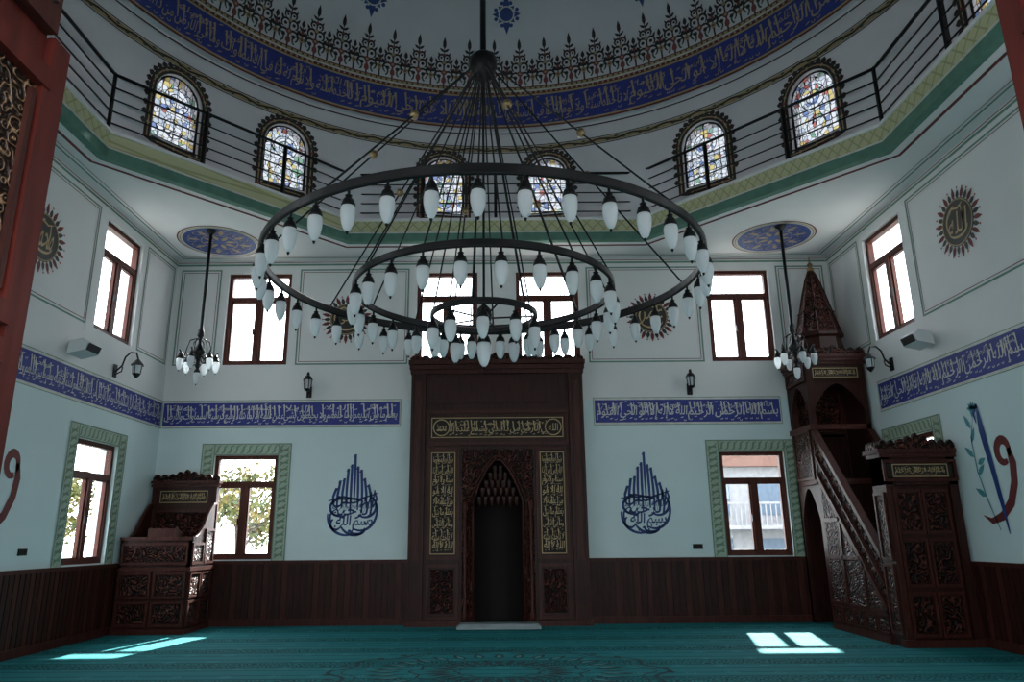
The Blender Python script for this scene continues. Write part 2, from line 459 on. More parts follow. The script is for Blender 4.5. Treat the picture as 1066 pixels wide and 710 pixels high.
def cut_wall(name, axis, c0, c1, u0, u1, holes, mat=m_wall):
    mb = MB(name)
    us = sorted(set([u0, u1] + [h[0] for h in holes] + [h[1] for h in holes]))
    for a, b in zip(us[:-1], us[1:]):
        hs = sorted([(h[2], h[3]) for h in holes if h[0] <= a + 1e-6 and h[1] >= b - 1e-6])
        z = 0.0; segs = []
        for h0, h1 in hs:
            if h0 > z + 1e-6: segs.append((z, h0))
            z = max(z, h1)
        if z < ZS: segs.append((z, ZS))
        for z0, z1 in segs:
            if axis == 'y': mb.box(a, b, c0, c1, z0, z1, mat)
            else: mb.box(c0, c1, a, b, z0, z1, mat)
    return mb.build()

holesF = [(a, b, ZL0, ZL1) for a, b in far_lo] + [(a, b, ZU0, ZU1) for a, b in far_up] + [(-0.5, 0.5, 0.0, 2.95)]
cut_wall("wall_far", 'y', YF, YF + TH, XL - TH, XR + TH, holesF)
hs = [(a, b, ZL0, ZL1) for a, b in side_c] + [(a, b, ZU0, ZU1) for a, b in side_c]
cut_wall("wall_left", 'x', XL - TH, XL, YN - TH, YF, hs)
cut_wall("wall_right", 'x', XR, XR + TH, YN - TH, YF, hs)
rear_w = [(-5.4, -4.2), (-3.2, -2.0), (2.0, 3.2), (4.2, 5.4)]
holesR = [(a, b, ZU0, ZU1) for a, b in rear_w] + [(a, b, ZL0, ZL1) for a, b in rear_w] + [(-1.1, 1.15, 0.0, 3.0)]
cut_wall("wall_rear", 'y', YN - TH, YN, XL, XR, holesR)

def portal(loc, rot, sx, sy):
    l = bpy.data.lights.new("window_portal", 'AREA'); l.shape = 'RECTANGLE'; l.size = sx; l.size_y = sy
    l.cycles.is_portal = True
    o = bpy.data.objects.new("window_portal", l); o.location = loc; o.rotation_euler = rot
    bpy.context.scene.collection.objects.link(o)

wn = [0]
def window(axis, c, u0, u1, z0, z1):
    wn[0] += 1
    mb = MB("window_%d" % wn[0])
    out = 1 if c > 3 else -1
    def B(a, b, d0, d1, z0_, z1_, mat):
        c0, c1 = c + out * d0, c + out * d1
        c0, c1 = min(c0, c1), max(c0, c1)
        if axis == 'y': mb.box(a, b, c0, c1, z0_, z1_, mat)
        else: mb.box(c0, c1, a, b, z0_, z1_, mat)
    w = 0.075; zt = z0 + (z1 - z0) * 0.72; um = (u0 + u1) / 2
    d0, d1 = 0.06, 0.16
    B(u0, u0 + w, d0, d1, z0, z1, m_winwood); B(u1 - w, u1, d0, d1, z0, z1, m_winwood)
    B(u0 + w, u1 - w, d0, d1, z0, z0 + w, m_winwood); B(u0 + w, u1 - w, d0, d1, z1 - w, z1, m_winwood)
    B(u0 + w, u1 - w, d0, d1, zt - 0.045, zt + 0.045, m_winwood)
    B(um - 0.055, um + 0.055, d0 - 0.015, d1, z0 + w, zt - 0.045, m_winwood)
    for a, b in ((u0 + w, um - 0.055), (um + 0.055, u1 - w)):
        s = 0.03
        B(a, a + s, d0 + .02, d1 - .02, z0 + w, zt - .045, m_winwood); B(b - s, b, d0 + .02, d1 - .02, z0 + w, zt - .045, m_winwood)
        B(a, b, d0 + .02, d1 - .02, z0 + w, z0 + w + s, m_winwood); B(a, b, d0 + .02, d1 - .02, zt - .045 - s, zt - .045, m_winwood)
    B(um - 0.09, um - 0.07, d0 - 0.05, d0 - 0.015, (z0 + zt) / 2 - .07, (z0 + zt) / 2 + .05, m_iron)
    B(u0 + w, u1 - w, 0.11, 0.114, z0 + w, z1 - w, m_glass)
    mb.build()
    pc = c + out * 0.27
    uc, zc = um, (z0 + z1) / 2
    if axis == 'y': portal((uc, pc, zc), (radians(-90 if out > 0 else 90), 0, 0), u1 - u0, z1 - z0)
    else: portal((pc, uc, zc), (radians(90), 0, radians(90 if out > 0 else -90)), u1 - u0, z1 - z0)

for a, b in far_lo: window('y', YF, a, b, ZL0, ZL1)
for a, b in far_up: window('y', YF, a, b, ZU0, ZU1)
for a, b in side_c:
    for z0, z1 in ((ZL0, ZL1), (ZU0, ZU1)):
        window('x', XL, a, b, z0, z1); window('x', XR, a, b, z0, z1)
for a, b in rear_w:
    for z0, z1 in ((ZL0, ZL1), (ZU0, ZU1)):
        window('y', YN, a, b, z0, z1)
portal((0, YN - 0.27, 1.5), (radians(90), 0, 0), 2.2, 3.0)

# ------------------------------------------------------------------ floor
mb = MB("floor")
mb.box(XL - TH, XR + TH, YN - TH, YF + 1.0, -0.2, 0.0, m_carpet)
mb.build()
mb = MB("carpet_medallion_pattern")
m_carpdk = plain("carpet_dark_motif", (0.006, 0.045, 0.052), 0.95)
m_carplt = plain("carpet_light_motif", (0.05, 0.24, 0.25), 0.95)
mp = lambda u, v: (u, v, 0.004)
mp_ = lambda u, v: (u, v, 0.007)
for r, w in ((1.9, 0.05), (1.75, 0.02), (1.0, 0.03), (0.5, 0.03)):
    mb.rib([(r * (1 + 0.05 * cos(12 * t)) * cos(t), 9.2 + 0.8 * r * (1 + 0.05 * cos(12 * t)) * sin(t)) for t in [2 * pi * i / 96 for i in range(96)]], w, mp, m_carpdk, True)
for i in range(32):
    t = 2 * pi * i / 32
    mb.leaf(1.15 * cos(t), 9.2 + .92 * sin(t), t, 0.42, 0.16, mp, m_carpdk)
    mb.leaf(1.2 * cos(t), 9.2 + .96 * sin(t), t, 0.25, 0.08, mp_, m_carplt)
    mb.leaf(0.55 * cos(t), 9.2 + .44 * sin(t), t, 0.35, 0.1, mp, m_carpdk)
    mb.disc(1.98 * cos(t + .1), 9.2 + 1.58 * sin(t + .1), .05, mp, m_carpdk, 8)
mb.build(False)

# ------------------------------------------------------------------ ceiling slab with octagonal opening
OX, OH, OYF, OYN = 5.8, 2.8, 13.0, 1.5
OY1, OY0 = 9.75, 4.75
octv = [(-OH, OYF), (OH, OYF), (OX, OY1), (OX, OY0), (OH, OYN), (-OH, OYN), (-OX, OY0), (-OX, OY1)]
xa, xb, ya, yb = XL - TH, XR + TH, YN - TH, YF + TH
mb = MB("ceiling")
for pl in ([(-OH, OYF), (OH, OYF), (OH, yb), (-OH, yb)],
           [(OH, OYF), (OX, OY1), (xb, OY1), (xb, yb), (OH, yb)],
           [(OX, OY1), (OX, OY0), (xb, OY0), (xb, OY1)],
           [(OX, OY0), (OH, OYN), (OH, ya), (xb, ya), (xb, OY0)],
           [(OH, OYN), (-OH, OYN), (-OH, ya), (OH, ya)],
           [(-OH, OYN), (-OX, OY0), (xa, OY0), (xa, ya), (-OH, ya)],
           [(-OX, OY0), (-OX, OY1), (xa, OY1), (xa, OY0)],
           [(-OX, OY1), (-OH, OYF), (-OH, yb), (xa, yb), (xa, OY1)]):
    mb.prism(pl, 'z', ZS, ZG, m_ceil)
mb.build()

def inset(d):
    out = []
    n = 8
    for i in range(n):
        p0, p1, p2 = Vector(octv[i - 1]), Vector(octv[i]), Vector(octv[(i + 1) % n])
        d1 = (p1 - p0).normalized(); d2 = (p2 - p1).normalized()
        n1 = Vector((-d1.y, d1.x)); n2 = Vector((-d2.y, d2.x))
        b = (n1 + n2).normalized()
        out.append(tuple(p1 + b * (d / b.dot(n1))))
    return out

mb = MB("trim_gallery_fascia")
def octring(d0, d1, z0, z1, mat):
    A, B = inset(d0), inset(d1)
    for i in range(8):
        j = (i + 1) % 8
        vs = [(*A[i], z0), (*A[j], z0), (*B[j], z0), (*B[i], z0), (*A[i], z1), (*A[j], z1), (*B[j], z1), (*B[i], z1)]
        mb.add(vs, [(0, 1, 2, 3), (4, 5, 6, 7), (0, 1, 5, 4), (2, 3, 7, 6)], mat)
octring(0.0, -0.03, ZS - 0.01, ZS + 0.15, m_green)
octring(0.0, -0.045, ZS + 0.15, ZS + 0.175, m_cream)
octring(0.0, -0.03, ZS + 0.175, ZS + 0.40, m_olive)
octring(0.03, -0.06, ZS + 0.40, ZS + 0.45, m_ceil)
octring(0.0, 0.10, ZS - 0.012, ZS, m_green)
octring(0.24, 0.28, ZS - 0.012, ZS, m_dkred)
mb.build()

mb = MB("gallery_railing")
ro = inset(0.04)
H0 = ZG + 0.05
for i in range(8):
    a, b = Vector((*ro[i], 0)), Vector((*ro[(i + 1) % 8], 0))
    n = max(2, round((b - a).length / 1.5))
    for k in range(n):
        p = a.lerp(b, k / n)
        mb.box(p.x - .03, p.x + .03, p.y - .03, p.y + .03, H0 - 0.04, H0 + 1.0, m_iron)
    for z, r in ((0.98, .028), (0.76, .014), (0.56, .014), (0.36, .014), (0.16, .014)):
        mb.tube([(a.x, a.y, H0 + z), (b.x, b.y, H0 + z)], r, m_iron, 6)
mb.build()

# ------------------------------------------------------------------ drum wall with arched windows
wins = []
for d in (9.5, 38.0, 56.5, 85.0, 95.0, 123.5, 142.0, 170.5):
    wins += [radians(d), radians(-d)]
HW = 0.42 / RD; SILL, SPR = 7.80, 8.62
def archz(x, hw=0.42, spr=SPR, k=1.05): return spr + k * sqrt(max(0, hw * hw - x * x))
mb = MB("wall_drum")
th = []
ws = sorted([w % (2 * pi) for w in wins])
for i, w in enumerate(ws):
    for j in range(13): th.append((w - HW + 2 * HW * j / 12, w))
    nx = ws[(i + 1) % 16] + (2 * pi if i == 15 else 0)
    g0, g1 = w + HW, nx - HW
    for j in range(1, 6): th.append((g0 + (g1 - g0) * j / 6, None))
n = len(th)
def dp(t, z, R=RD): return (R * sin(t), CY + R * cos(t), z)
for i in range(n):
    (t0, w0), (t1, w1) = th[i], th[(i + 1) % n]
    if i == n - 1: t1 += 2 * pi
    if w0 is not None and w1 is not None and abs(w0 - w1) < 1e-6:
        za, zb_ = archz((t0 - w0) * RD), archz((t1 - w0) * RD)
        mb.add([dp(t0, ZG - .05), dp(t1, ZG - .05), dp(t1, SILL), dp(t0, SILL)], [(0, 1, 2, 3)], m_dome)
        mb.add([dp(t0, za), dp(t1, zb_), dp(t1, ZD), dp(t0, ZD)], [(0, 1, 2, 3)], m_dome)
        mb.add([dp(t0, SILL), dp(t1, SILL), dp(t1, SILL, RD + .3), dp(t0, SILL, RD + .3)], [(0, 1, 2, 3)], m_dome)
        mb.add([dp(t0, za), dp(t1, zb_), dp(t1, zb_, RD + .3), dp(t0, za, RD + .3)], [(0, 1, 2, 3)], m_dome)
    else:
        mb.add([dp(t0, ZG - .05), dp(t1, ZG - .05), dp(t1, ZD), dp(t0, ZD)], [(0, 1, 2, 3)], m_dome)
for w in ws:
    for s in (-HW, HW):
        mb.add([dp(w + s, SILL), dp(w + s, SPR), dp(w + s, SPR, RD + .3), dp(w + s, SILL, RD + .3)], [(0, 1, 2, 3)], m_dome)
mb.build(False)

for w in wins:
    mb = MB("stained_glass_window")
    mp = sub(drum_map(-0.08), w * RD, 0)
    a = [(0.42 * cos(radians(t)), SPR + 0.44 * sin(radians(t))) for t in range(0, 181, 15)]
    mb.poly([(-0.42, SILL), (0.42, SILL)] + a, mp, m_stained)
    mpf = sub(drum_map(-0.06), w * RD, 0)
    mb.rib([(-0.40, SILL)] + [(-x * .95, z) for x, z in a] + [(0.40, SILL)], 0.05, mpf, m_iron)
    mb.rib([(-0.42, SILL + .02), (0.42, SILL + .02)], 0.05, mpf, m_iron)
    mb.rib([(0, SILL), (0, SPR + .42)], 0.016, mpf, m_iron)
    for q in (-.27, .27): mb.rib([(q, SILL), (q, SPR + .3)], 0.014, mpf, m_iron)
    for z in (8.05, 8.35, 8.66): mb.rib([(-.4, z), (.4, z)], 0.014, mpf, m_iron)
    for r in (0.12, 0.22): mb.ringp(0, 8.62, r, 0.016, mpf, m_iron, 20)
    mb.ringp(0, 8.1, 0.17, 0.016, mpf, m_iron, 20)
    mp1 = sub(drum_map(0.008), w * RD, 0); mp2 = sub(drum_map(0.014), w * RD, 0)
    path = [(-0.49, SILL - .09)] + [(-0.49, SILL + (SPR - SILL) * i / 5) for i in range(1, 5)] + arc(0, SPR, 0.49, 0.51, 180, 0, 16) + [(0.49, SILL + (SPR - SILL) * i / 5) for i in range(4, 0, -1)] + [(0.49, SILL - .09)] + [(0.49 - .098 * i, SILL - .09) for i in range(1, 10)]
    mb.rib(path, 0.12, mp1, m_motifdk, True)
    mb.rib(path, 0.022, mp2, m_motifyl, True)
    for i, (x, z) in enumerate(path):
        mb.disc(x, z, 0.028, mp2, (m_motifrd, m_motifyl, m_motifgr)[i % 3], 8)
        if SILL - 0.02 < z:
            an = atan2(z - SPR, x) if z > SPR else (0 if x > 0 else pi)
            mb.leaf(x + .04 * cos(an), z + .04 * sin(an), an, 0.10, 0.13, mp1, m_motifdk)
    mb.build(False)
    portal(dp(w, (SILL + SPR + .3) / 2, RD + 0.28), (radians(90), 0, pi - w), 0.84, 1.2)

mb = MB("trim_drum_garland")
m1 = drum_map(0.01); m2 = drum_map(0.016)
C = 2 * pi * RD; n = 240
mb.rib([(C * i / n, 9.27) for i in range(n + 1)], 0.11, m1, m_motifyl)
mb.rib([(C * i / n, 9.27 + 0.03 * sin(i * pi / 2)) for i in range(n + 1)], 0.035, m2, m_motifdk)
mb.rib([(C * i / n, 9.345) for i in range(n + 1)], 0.02, m1, m_motifdk)
mb.rib([(C * i / n, 9.195) for i in range(n + 1)], 0.02, m1, m_motifdk)
for i in range(n):
    mb.leaf(C * i / n, 9.27, pi / 2 if i % 2 else -pi / 2, 0.05, 0.09, m2, m_motifgr)
mb.rib([(C * i / n, ZD - .06) for i in range(n + 1)], 0.03, m1, m_motifdk)
mb.build(False)

# ------------------------------------------------------------------ dome
mb = MB("ceiling_dome")
SEG, LAT = 96, 24
vs = []; fs = []
for j in range(LAT + 1):
    ph = (pi / 2) * j / LAT * 0.998
    for i in range(SEG):
        vs.append(dome_map(0)(2 * pi * i / SEG, ph))
for j in range(LAT):
    for i in range(SEG):
        k = (i + 1) % SEG
        fs.append((j * SEG + i, j * SEG + k, (j + 1) * SEG + k, (j + 1) * SEG + i))
mb.add(vs, fs, m_dome, True)
vs = []; fs = []
for i in range(SEG):
    t = 2 * pi * i / SEG
    vs += [dp(t, ZD, RD + .05), dp(t, ZD, RB)]
for i in range(SEG):
    k = (i + 1) % SEG
    fs.append((2 * i, 2 * i + 1, 2 * k + 1, 2 * k))
mb.add(vs, fs, m_dome)
mb.build(False)

mb = MB("trim_dome_bands")
def latband(p0, p1, off, mat, nn=144):
    mp = dome_map(off)
    vs = []; fs = []
    for i in range(nn):
        t = 2 * pi * i / nn
        vs += [mp(t, radians(p0)), mp(t, radians(p1))]
    for i in range(nn):
        k = (i + 1) % nn
        fs.append((2 * i, 2 * i + 1, 2 * k + 1, 2 * k))
    mb.add(vs, fs, mat, True)
latband(0.0, 0.35, 0.02, m_dkred)
latband(0.35, 0.7, 0.02, m_motifyl)
latband(0.7, 6.6, 0.02, m_blue)
latband(6.6, 6.95, 0.02, m_motifyl)
latband(6.95, 7.5, 0.02, m_dkred)
latband(7.5, 7.8, 0.02, m_cream)
latband(7.8, 8.3, 0.02, m_motifyl)
latband(8.3, 8.5, 0.02, m_dkred)
mpd = dome_map(0.035)
mpr = dome_map(0.03)
for i in range(360):
    t = 2 * pi * i / 360
    mb.disc(t, radians(7.22), 0.004, mpr, m_motifyl, 6)
    mb.disc(t, radians(8.05), 0.0035, mpr, m_motifdk, 6)
Rr = RB * cos(radians(3.6))
arabic_line(mb, 2 * pi * Rr, 0.62, (lambda u, v: mpd(u / Rr, radians(0.72) + v / RB)), m_goldtxt, 0)
mb.build(False)

mb = MB("trim_dome_floral_crest")
NM = 72
mA = dome_map(0.02); mB_ = dome_map(0.027); mC_ = dome_map(0.033)
for i in range(NM * 2):
    t0 = 2 * pi * i / (NM * 2); p0 = radians(8.5)
    f = lambda M_: (lambda u, v: M_(t0 + u / (RB * cos(p0 + v / RB)), p0 + v / RB))
    A, B, Cc = f(mA), f(mB_), f(mC_)
    tall = i % 2 == 0
    H = 1.02 if tall else 0.60
    mb.rib([(0, 0), (0, H * .55), (0, H * .85)], [0.035, 0.028, 0.012], A, m_motifdk)
    mb.leaf(0, H * .76, pi / 2, H * .26, 0.09, A, m_motifdk)
    if tall:
        for z, r in ((0.20, .10), (0.42, .085), (0.60, .06)):
            for s in (1, -1):
                mb.rib(arc(s * r * .95, z, r, r * 1.1, 180 if s > 0 else 0, -60 if s > 0 else 240, 8), [.03, .04, .045, .045, .04, .04, .035, .03, .02], A, m_motifdk)
                mb.disc(s * r * 1.0, z, r * .42, A, m_motifdk, 7)
                mb.leaf(s * r * 1.5, z + r * .6, pi / 2 - s * .5, r * 1.5, r * .7, A, m_motifdk)
        for s in (1, -1): mb.leaf(0, .72, pi / 2 - s * .9, .13, .06, A, m_motifdk)
        mb.disc(0, 0.28, .06, B, m_motifrd, 10); mb.disc(0, 0.28, .028, Cc, m_motifyl, 8)
        mb.disc(0, 0.50, .04, B, m_motifyl, 8); mb.disc(0, .66, .028, B, m_motifrd, 8)
        mb.leaf(0, 0.02, pi / 2, .2, .12, B, m_motifrd)
    else:
        for s in (1, -1):
            mb.rib(arc(s * .09, .13, .09, .1, 180 if s > 0 else 0, -60 if s > 0 else 240, 8), .035, A, m_motifgr)
            mb.leaf(0, .28, pi / 2 - s * .9, .15, .08, A, m_motifdk)
            mb.leaf(0, .38, pi / 2 - s * .7, .12, .06, A, m_motifdk)
        mb.disc(0, .2, .055, B, m_motifyl, 10); mb.disc(0, .2, .026, Cc, m_motifrd, 8); mb.disc(0, .36, .035, B, m_motifrd, 8)
mb.build(False)

mb = MB("trim_dome_rosettes")
for i in range(13):
    t0 = 2 * pi * i / 13 + 0.045; p0 = radians(22.6)
    f = lambda M_: (lambda u, v: M_(t0 + u * 1.2 / (RB * cos(p0)), p0 + v * 1.2 / RB))
    A, B = f(dome_map(.02)), f(dome_map(.028))
    for k in range(8):
        a = k * pi / 4
        L = 0.34 if k in (2, 6) else (0.25 if k % 2 == 0 else 0.2)
        mb.leaf(0, 0, a, L, 0.13, A, m_blue2)
        mb.disc(.2 * cos(a + .39), .2 * sin(a + .39), .035, A, m_blue2, 8)
    mb.ringp(0, 0, .13, .025, B, m_cream, 16); mb.disc(0, 0, .06, B, m_blue2, 8)
mb.build(False)

# ------------------------------------------------------------------ soffit medallions + wall paint lines
for sx in (-5.27, 5.30):
    mb = MB("ceiling_medallion")
    cx, cy = sx, 12.95
    mb.disc(cx, cy, .76, soff_map(.006), m_dkred, 48); mb.disc(cx, cy, .735, soff_map(.009), m_cream, 48)
    mb.disc(cx, cy, .66, soff_map(.012), m_blue2, 48)
    mb.ringp(cx, cy, .70, .02, soff_map(.014), m_motifyl, 48)
    mp = soff_map(.016)
    for k in range(16):
        a = k * pi / 8
        mb.leaf(cx + .34 * cos(a), cy + .34 * sin(a), a, .26, .10, mp, m_goldtxt if k % 2 else m_bluedk)
        mb.rib(arc(cx + .5 * cos(a + .2), cy + .5 * sin(a + .2), .07, .07, 0, 280, 8), .016, mp, m_goldtxt)
    for k in range(8):
        a = k * pi / 4
        mb.leaf(cx + .1 * cos(a), cy + .1 * sin(a), a, .22, .1, mp, m_motifyl)
    mb.ringp(cx, cy, .33, .018, mp, m_goldtxt); mb.build(False)

mb = MB("trim_wall_lines")
def panel(mp1, mp2, u0, u1, z0, z1):
    mb.frame(u0, u1, z0, z1, 0.03, mp1, m_greenln)
    mb.frame(u0 + .06, u1 - .06, z0 + .06, z1 - .06, 0.012, mp1, m_dkred)
fm, lm, rm = far_map(.006), left_map(.006), right_map(.006)
ZP0, ZP1 = 4.82, 6.82
for a, b in ((XL + .1, -5.58), (-3.98, -1.76), (1.82, 4.1), (5.68, XR - .1)): panel(fm, fm, a, b, ZP0, ZP1)
for M_ in (lm, rm):
    for a, b in ((12.72, 13.9), (8.05, 11.05), (6.6, 7.9), (3.4, 5.05)): panel(M_, M_, a, b, ZP0, ZP1)
for M_, a, b in ((fm, XL, XR), (lm, YN, YF), (rm, YN, YF)):
    mb.rect(a, b, 6.90, 6.94, M_, m_greenln)
    mb.rect(a, b, 6.965, 6.98, M_, m_dkred)
sm = soff_map(.006)
mb.frame(XL + .18, XR - .18, YN + .18, YF - .18, .03, sm, m_greenln)
mb.frame(XL + .26, XR - .26, YN + .26, YF - .26, .012, sm, m_dkred)
mb.build(False)

def frieze(name, mk, u0, u1, idx, flip=False, z0=3.63, z1=4.07):
    mb = MB(name)
    mb.rect(u0, u1, z0 - .045, z1 + .045, mk(.005), m_cream)
    mb.frame(u0 + .0, u1 - .0, z0 - .05, z1 + .05, .012, mk(.008), m_greenln)
    mb.rect(u0 + .03, u1 - .03, z0, z1, mk(.010), m_blue)
    H = z1 - z0 - .03; W = u1 - u0 - .12
    mp = sub(mk(.016), u1 - .06 if flip else u0 + .06, z0 + .015, -1 if flip else 1)
    arabic_line(mb, W, H, mp, m_cream, idx)
    mb.build(False)
frieze("calligraphy_frieze", far_map, XL + .01, -1.86, 3)
frieze("calligraphy_frieze", far_map, 1.86, 5.50, 5)
frieze("calligraphy_frieze", left_map, 3.4, YF - .01, 1)
frieze("calligraphy_frieze", right_map, 3.4, 12.72, 2, True)

def border(mk, a, b):
    mb = MB("window_border_painting")
    w = 0.25; z0, z1 = ZL0 - .02, ZL1 + .22
    u0, u1 = a - w, b + w
    m1_, m2_, m3_ = mk(.006), mk(.010), mk(.012)
    mb.rect(u0, a, z0, z1, m1_, m_leafbg); mb.rect(b, u1, z0, z1, m1_, m_leafbg); mb.rect(a, b, ZL1, z1, m1_, m_leafbg)
    for uc in (a - w / 2, b + w / 2):
        z = z0 + .03
        while z < z1 - .1:
            mb.rib([(uc - .08, z), (uc - .05, z + .05), (uc + .05, z + .09), (uc + .08, z + .14)], [.01, .035, .035, .01], m2_, m_leaf)
            mb.leaf(uc - .02, z + .05, radians(150), .07, .05, m2_, m_leaf)
            mb.leaf(uc + .02, z + .08, radians(-20), .07, .05, m2_, m_leaf)
            z += .12
    u = a
    while u < b:
        mb.rib([(u, ZL1 + .03), (u + .05, ZL1 + .06), (u + .07, ZL1 + .16), (u + .12, ZL1 + .19)], [.01, .035, .035, .01], m2_, m_leaf)
        u += .12
    for q in (u0, u1 - .018, a - .018, b): mb.rect(q, q + .018, z0, z1, m3_, m_leafl)
    mb.rect(u0, u1, z1 - .018, z1, m3_, m_leafl); mb.rect(a, b, ZL1, ZL1 + .018, m3_, m_leafl)
    mb.build(False)
for a, b in far_lo: border(far_map, a, b)
for a, b in side_c: border(left_map, a, b); border(right_map, a, b)

def roundel(mk, u, v, seed, r=.36, flip=1):
    mb = MB("calligraphy_roundel")
    A, B, C_ = mk(.006), mk(.010), mk(.016)
    for k in range(28):
        a = 2 * pi * k / 28
        mb.leaf(u + r * .95 * cos(a), v + r * .95 * sin(a), a, .20 if k % 2 else .15, .085, A, m_dkred if k % 2 else m_panelblk)
        mb.disc(u + (r + .15) * cos(a), v + (r + .15) * sin(a), .018, B, m_red, 6)
    mb.disc(u, v, r, B, m_panelblk, 40); mb.ringp(u, v, r - .02, .018, C_, m_gold, 40)
    t = ["\u0627\u0644\u0644\u0647", "\u0645\u062D\u0645\u062F", "\u0639\u0645\u0631", "\u0639\u0644\u064A"][seed % 4]
    g = sub(C_, u, v, flip)
    put_text(mb, t, -.22, .22, -.16, .16, g, m_goldbri, 0, .2)
    mb.rib(arc(0, -.08, .22, .14, 190, 350, 12), [.01 + .03 * sin(pi * i / 12) for i in range(13)], g, m_goldbri)
    mb.rib([(-.20, .12), (-.08, .24), (.05, .20), (.18, .25)], [.01, .035, .03, .01], g, m_goldbri)
    mb.rib(arc(.02, .02, .26, .25, 100, 215, 10), [.008 + .025 * sin(pi * i / 10) for i in range(11)], g, m_goldbri)
    mb.rib([(.1, -.12), (.13, .08), (.12, .22)], [.015, .03, .02], g, m_goldbri)
    mb.build(False)
roundel(left_map, 9.72, 5.72, 1); roundel(right_map, 9.85, 5.9, 0, .36, -1)
roundel(far_map, -3.0, 5.75, 3, .33); roundel(far_map, 3.1, 5.75, 2, .33)

def bismillah(u, v, seed):
    mb = MB("calligraphy_wall_painting")
    mp = sub(far_map(.006), u, v)
    T = lambda pts, w: mb.rib(pts, [w * (0.3 + 0.7 * sin(pi * (.1 + .8 * i / (len(pts) - 1)))) for i in range(len(pts))], mp, m_bluedk)
    for x, z0, z1 in ((-.33, -.15, .16), (-.26, -.25, .30), (-.18, -.2, .34), (-.11, -.2, .52), (-.04, -.3, .60), (.02, -.1, .79), (.08, -.25, .56), (.15, -.3, .50), (.22, -.2, .34), (.30, -.2, .22)):
        T([(x * 1.15, z0), (x * 1.12, (z0 + z1) / 2), (x * .95, z1), (x * .95 - .035, z1 - .05)], .052)
    put_text(mb, "\u0627\u0644\u0631\u062D\u0645\u0646", -.36, .40, -.20, .08, mp, m_bluedk, .02, .2)
    put_text(mb, "\u0627\u0644\u0631\u062D\u064A\u0645", -.42, .36, -.46, -.12, mp, m_bluedk, .02, .2)
    put_text(mb, "\u0628\u0633\u0645 \u0627\u0644\u0644\u0647", -.30, .38, -.62, -.34, mp, m_bluedk, .02, .1)
    put_text(mb, BIS, -.38, .38, -.30, -.08, mp, m_bluedk, .0, .3)
    for cx, cy, rx, ry, a0, a1 in ((-.10, -.34, .36, .36, 175, 285), (.16, -.26, .30, .36, 240, 385), (.06, -.40, .30, .30, 205, 300), (-.22, -.2, .2, .16, 60, 300),
                                   (.24, -.18, .2, .2, 230, 420), (.10, -.60, .14, .08, 180, 380), (-.3, -.5, .1, .1, 120, 330)):
        T(arc(cx, cy, rx, ry, a0, a1, 18), .05)
    T([(-.46, -.08), (-.2, .0), (.1, -.06), (.46, .06)], .04)
    T([(.38, -.2), (.45, -.05), (.40, .12)], .045)
    R = random.Random(seed)
    for k in range(16):
        a = R.uniform(pi, 2 * pi); r = R.uniform(.3, .44)
        mb.leaf(r * cos(a), -.27 + r * sin(a), pi / 4, .04, .045, mp, m_bluedk)
    mb.build(False)
bismillah(-2.72, 2.27, 1); bismillah(2.76, 2.27, 2)

def elifvav(mk, u, v, flip):
    mb = MB("elif_vav_wall_painting")
    mp = sub(mk(.006), u, v, flip * .92, 1); mp2 = sub(mk(.010), u, v, flip * .92, 1)
    mb.rib([(-.10, .92), (-.08, .55), (.0, .1), (.08, -.4), (.14, -.85)], [.03, .13, .11, .09, .02], mp2, m_bluedk)
    mb.rib([(-.10, .92), (-.20, .80), (-.17, .66)], [.05, .06, .02], mp2, m_bluedk)
    v1 = arc(.30, .22, .13, .15, -30, 300, 16)
    mb.rib(v1, [.07 + .06 * sin(pi * i / 16) for i in range(17)], mp, m_dkred)
    t = [(.42, .25), (.46, .05), (.42, -.2), (.28, -.45), (.05, -.62), (-.2, -.68), (-.38, -.60)]
    mb.rib(t, [.09, .14, .14, .14, .12, .08, .01], mp, m_dkred)
    st = [(-.05, -.8), (-.22, -.4), (-.34, 0), (-.36, .45), (-.22, .8)]
    mb.rib(st, [.02, .025, .025, .02, .012], mp, m_teal)
    for x, y, a, L in ((-.24, -.35, 150, .25), (-.33, -.05, 40, .22), (-.36, .2, 140, .26), (-.37, .4, 60, .25), (-.33, .6, 120, .25), (-.25, .75, 80, .22), (-.3, .1, 20, .2)):
        mb.leaf(x, y, radians(a), L, .10, mp, m_teal)
    for k in range(5):
        mb.leaf(-.22, .86, radians(k * 36 + 18), .12, .07, mp2, m_teal)
    mb.build(False)
elifvav(left_map, 9.58, 2.28, 1); elifvav(right_map, 10.08, 2.35, -1)

# ------------------------------------------------------------------ wainscot
def wains(name, axis, c, out, u0, u1, skips=()):
    mb = MB(name)
    def B(a, b, d, z0, z1, mat):
        c0, c1 = sorted((c, c - out * d))
        if axis == 'y': mb.box(a, b, c0, c1, z0, z1, mat)
        else: mb.box(c0, c1, a, b, z0, z1, mat)
    segs = []; a = u0
    for s0, s1 in skips: segs.append((a, s0)); a = s1
    segs.append((a, u1))
    for a, b in segs:
        B(a, b, .025, 0, 1.12, m_wood)
        B(a, b, .055, 1.07, 1.13, m_wood_l); B(a, b, .05, 0, .12, m_wood_l)
        u = a + .03
        while u < b - .1:
            B(u, u + .095, .038, .12, 1.07, m_wood_l if int(u * 10) % 3 == 0 else m_wood); u += .115
    mb.build()
wains("wainscot_far", 'y', YF, 1, XL, XR, ((-1.64, 1.64),))
wains("wainscot_left", 'x', XL, -1, YN, YF)
wains("wainscot_right", 'x', XR, 1, YN, YF)

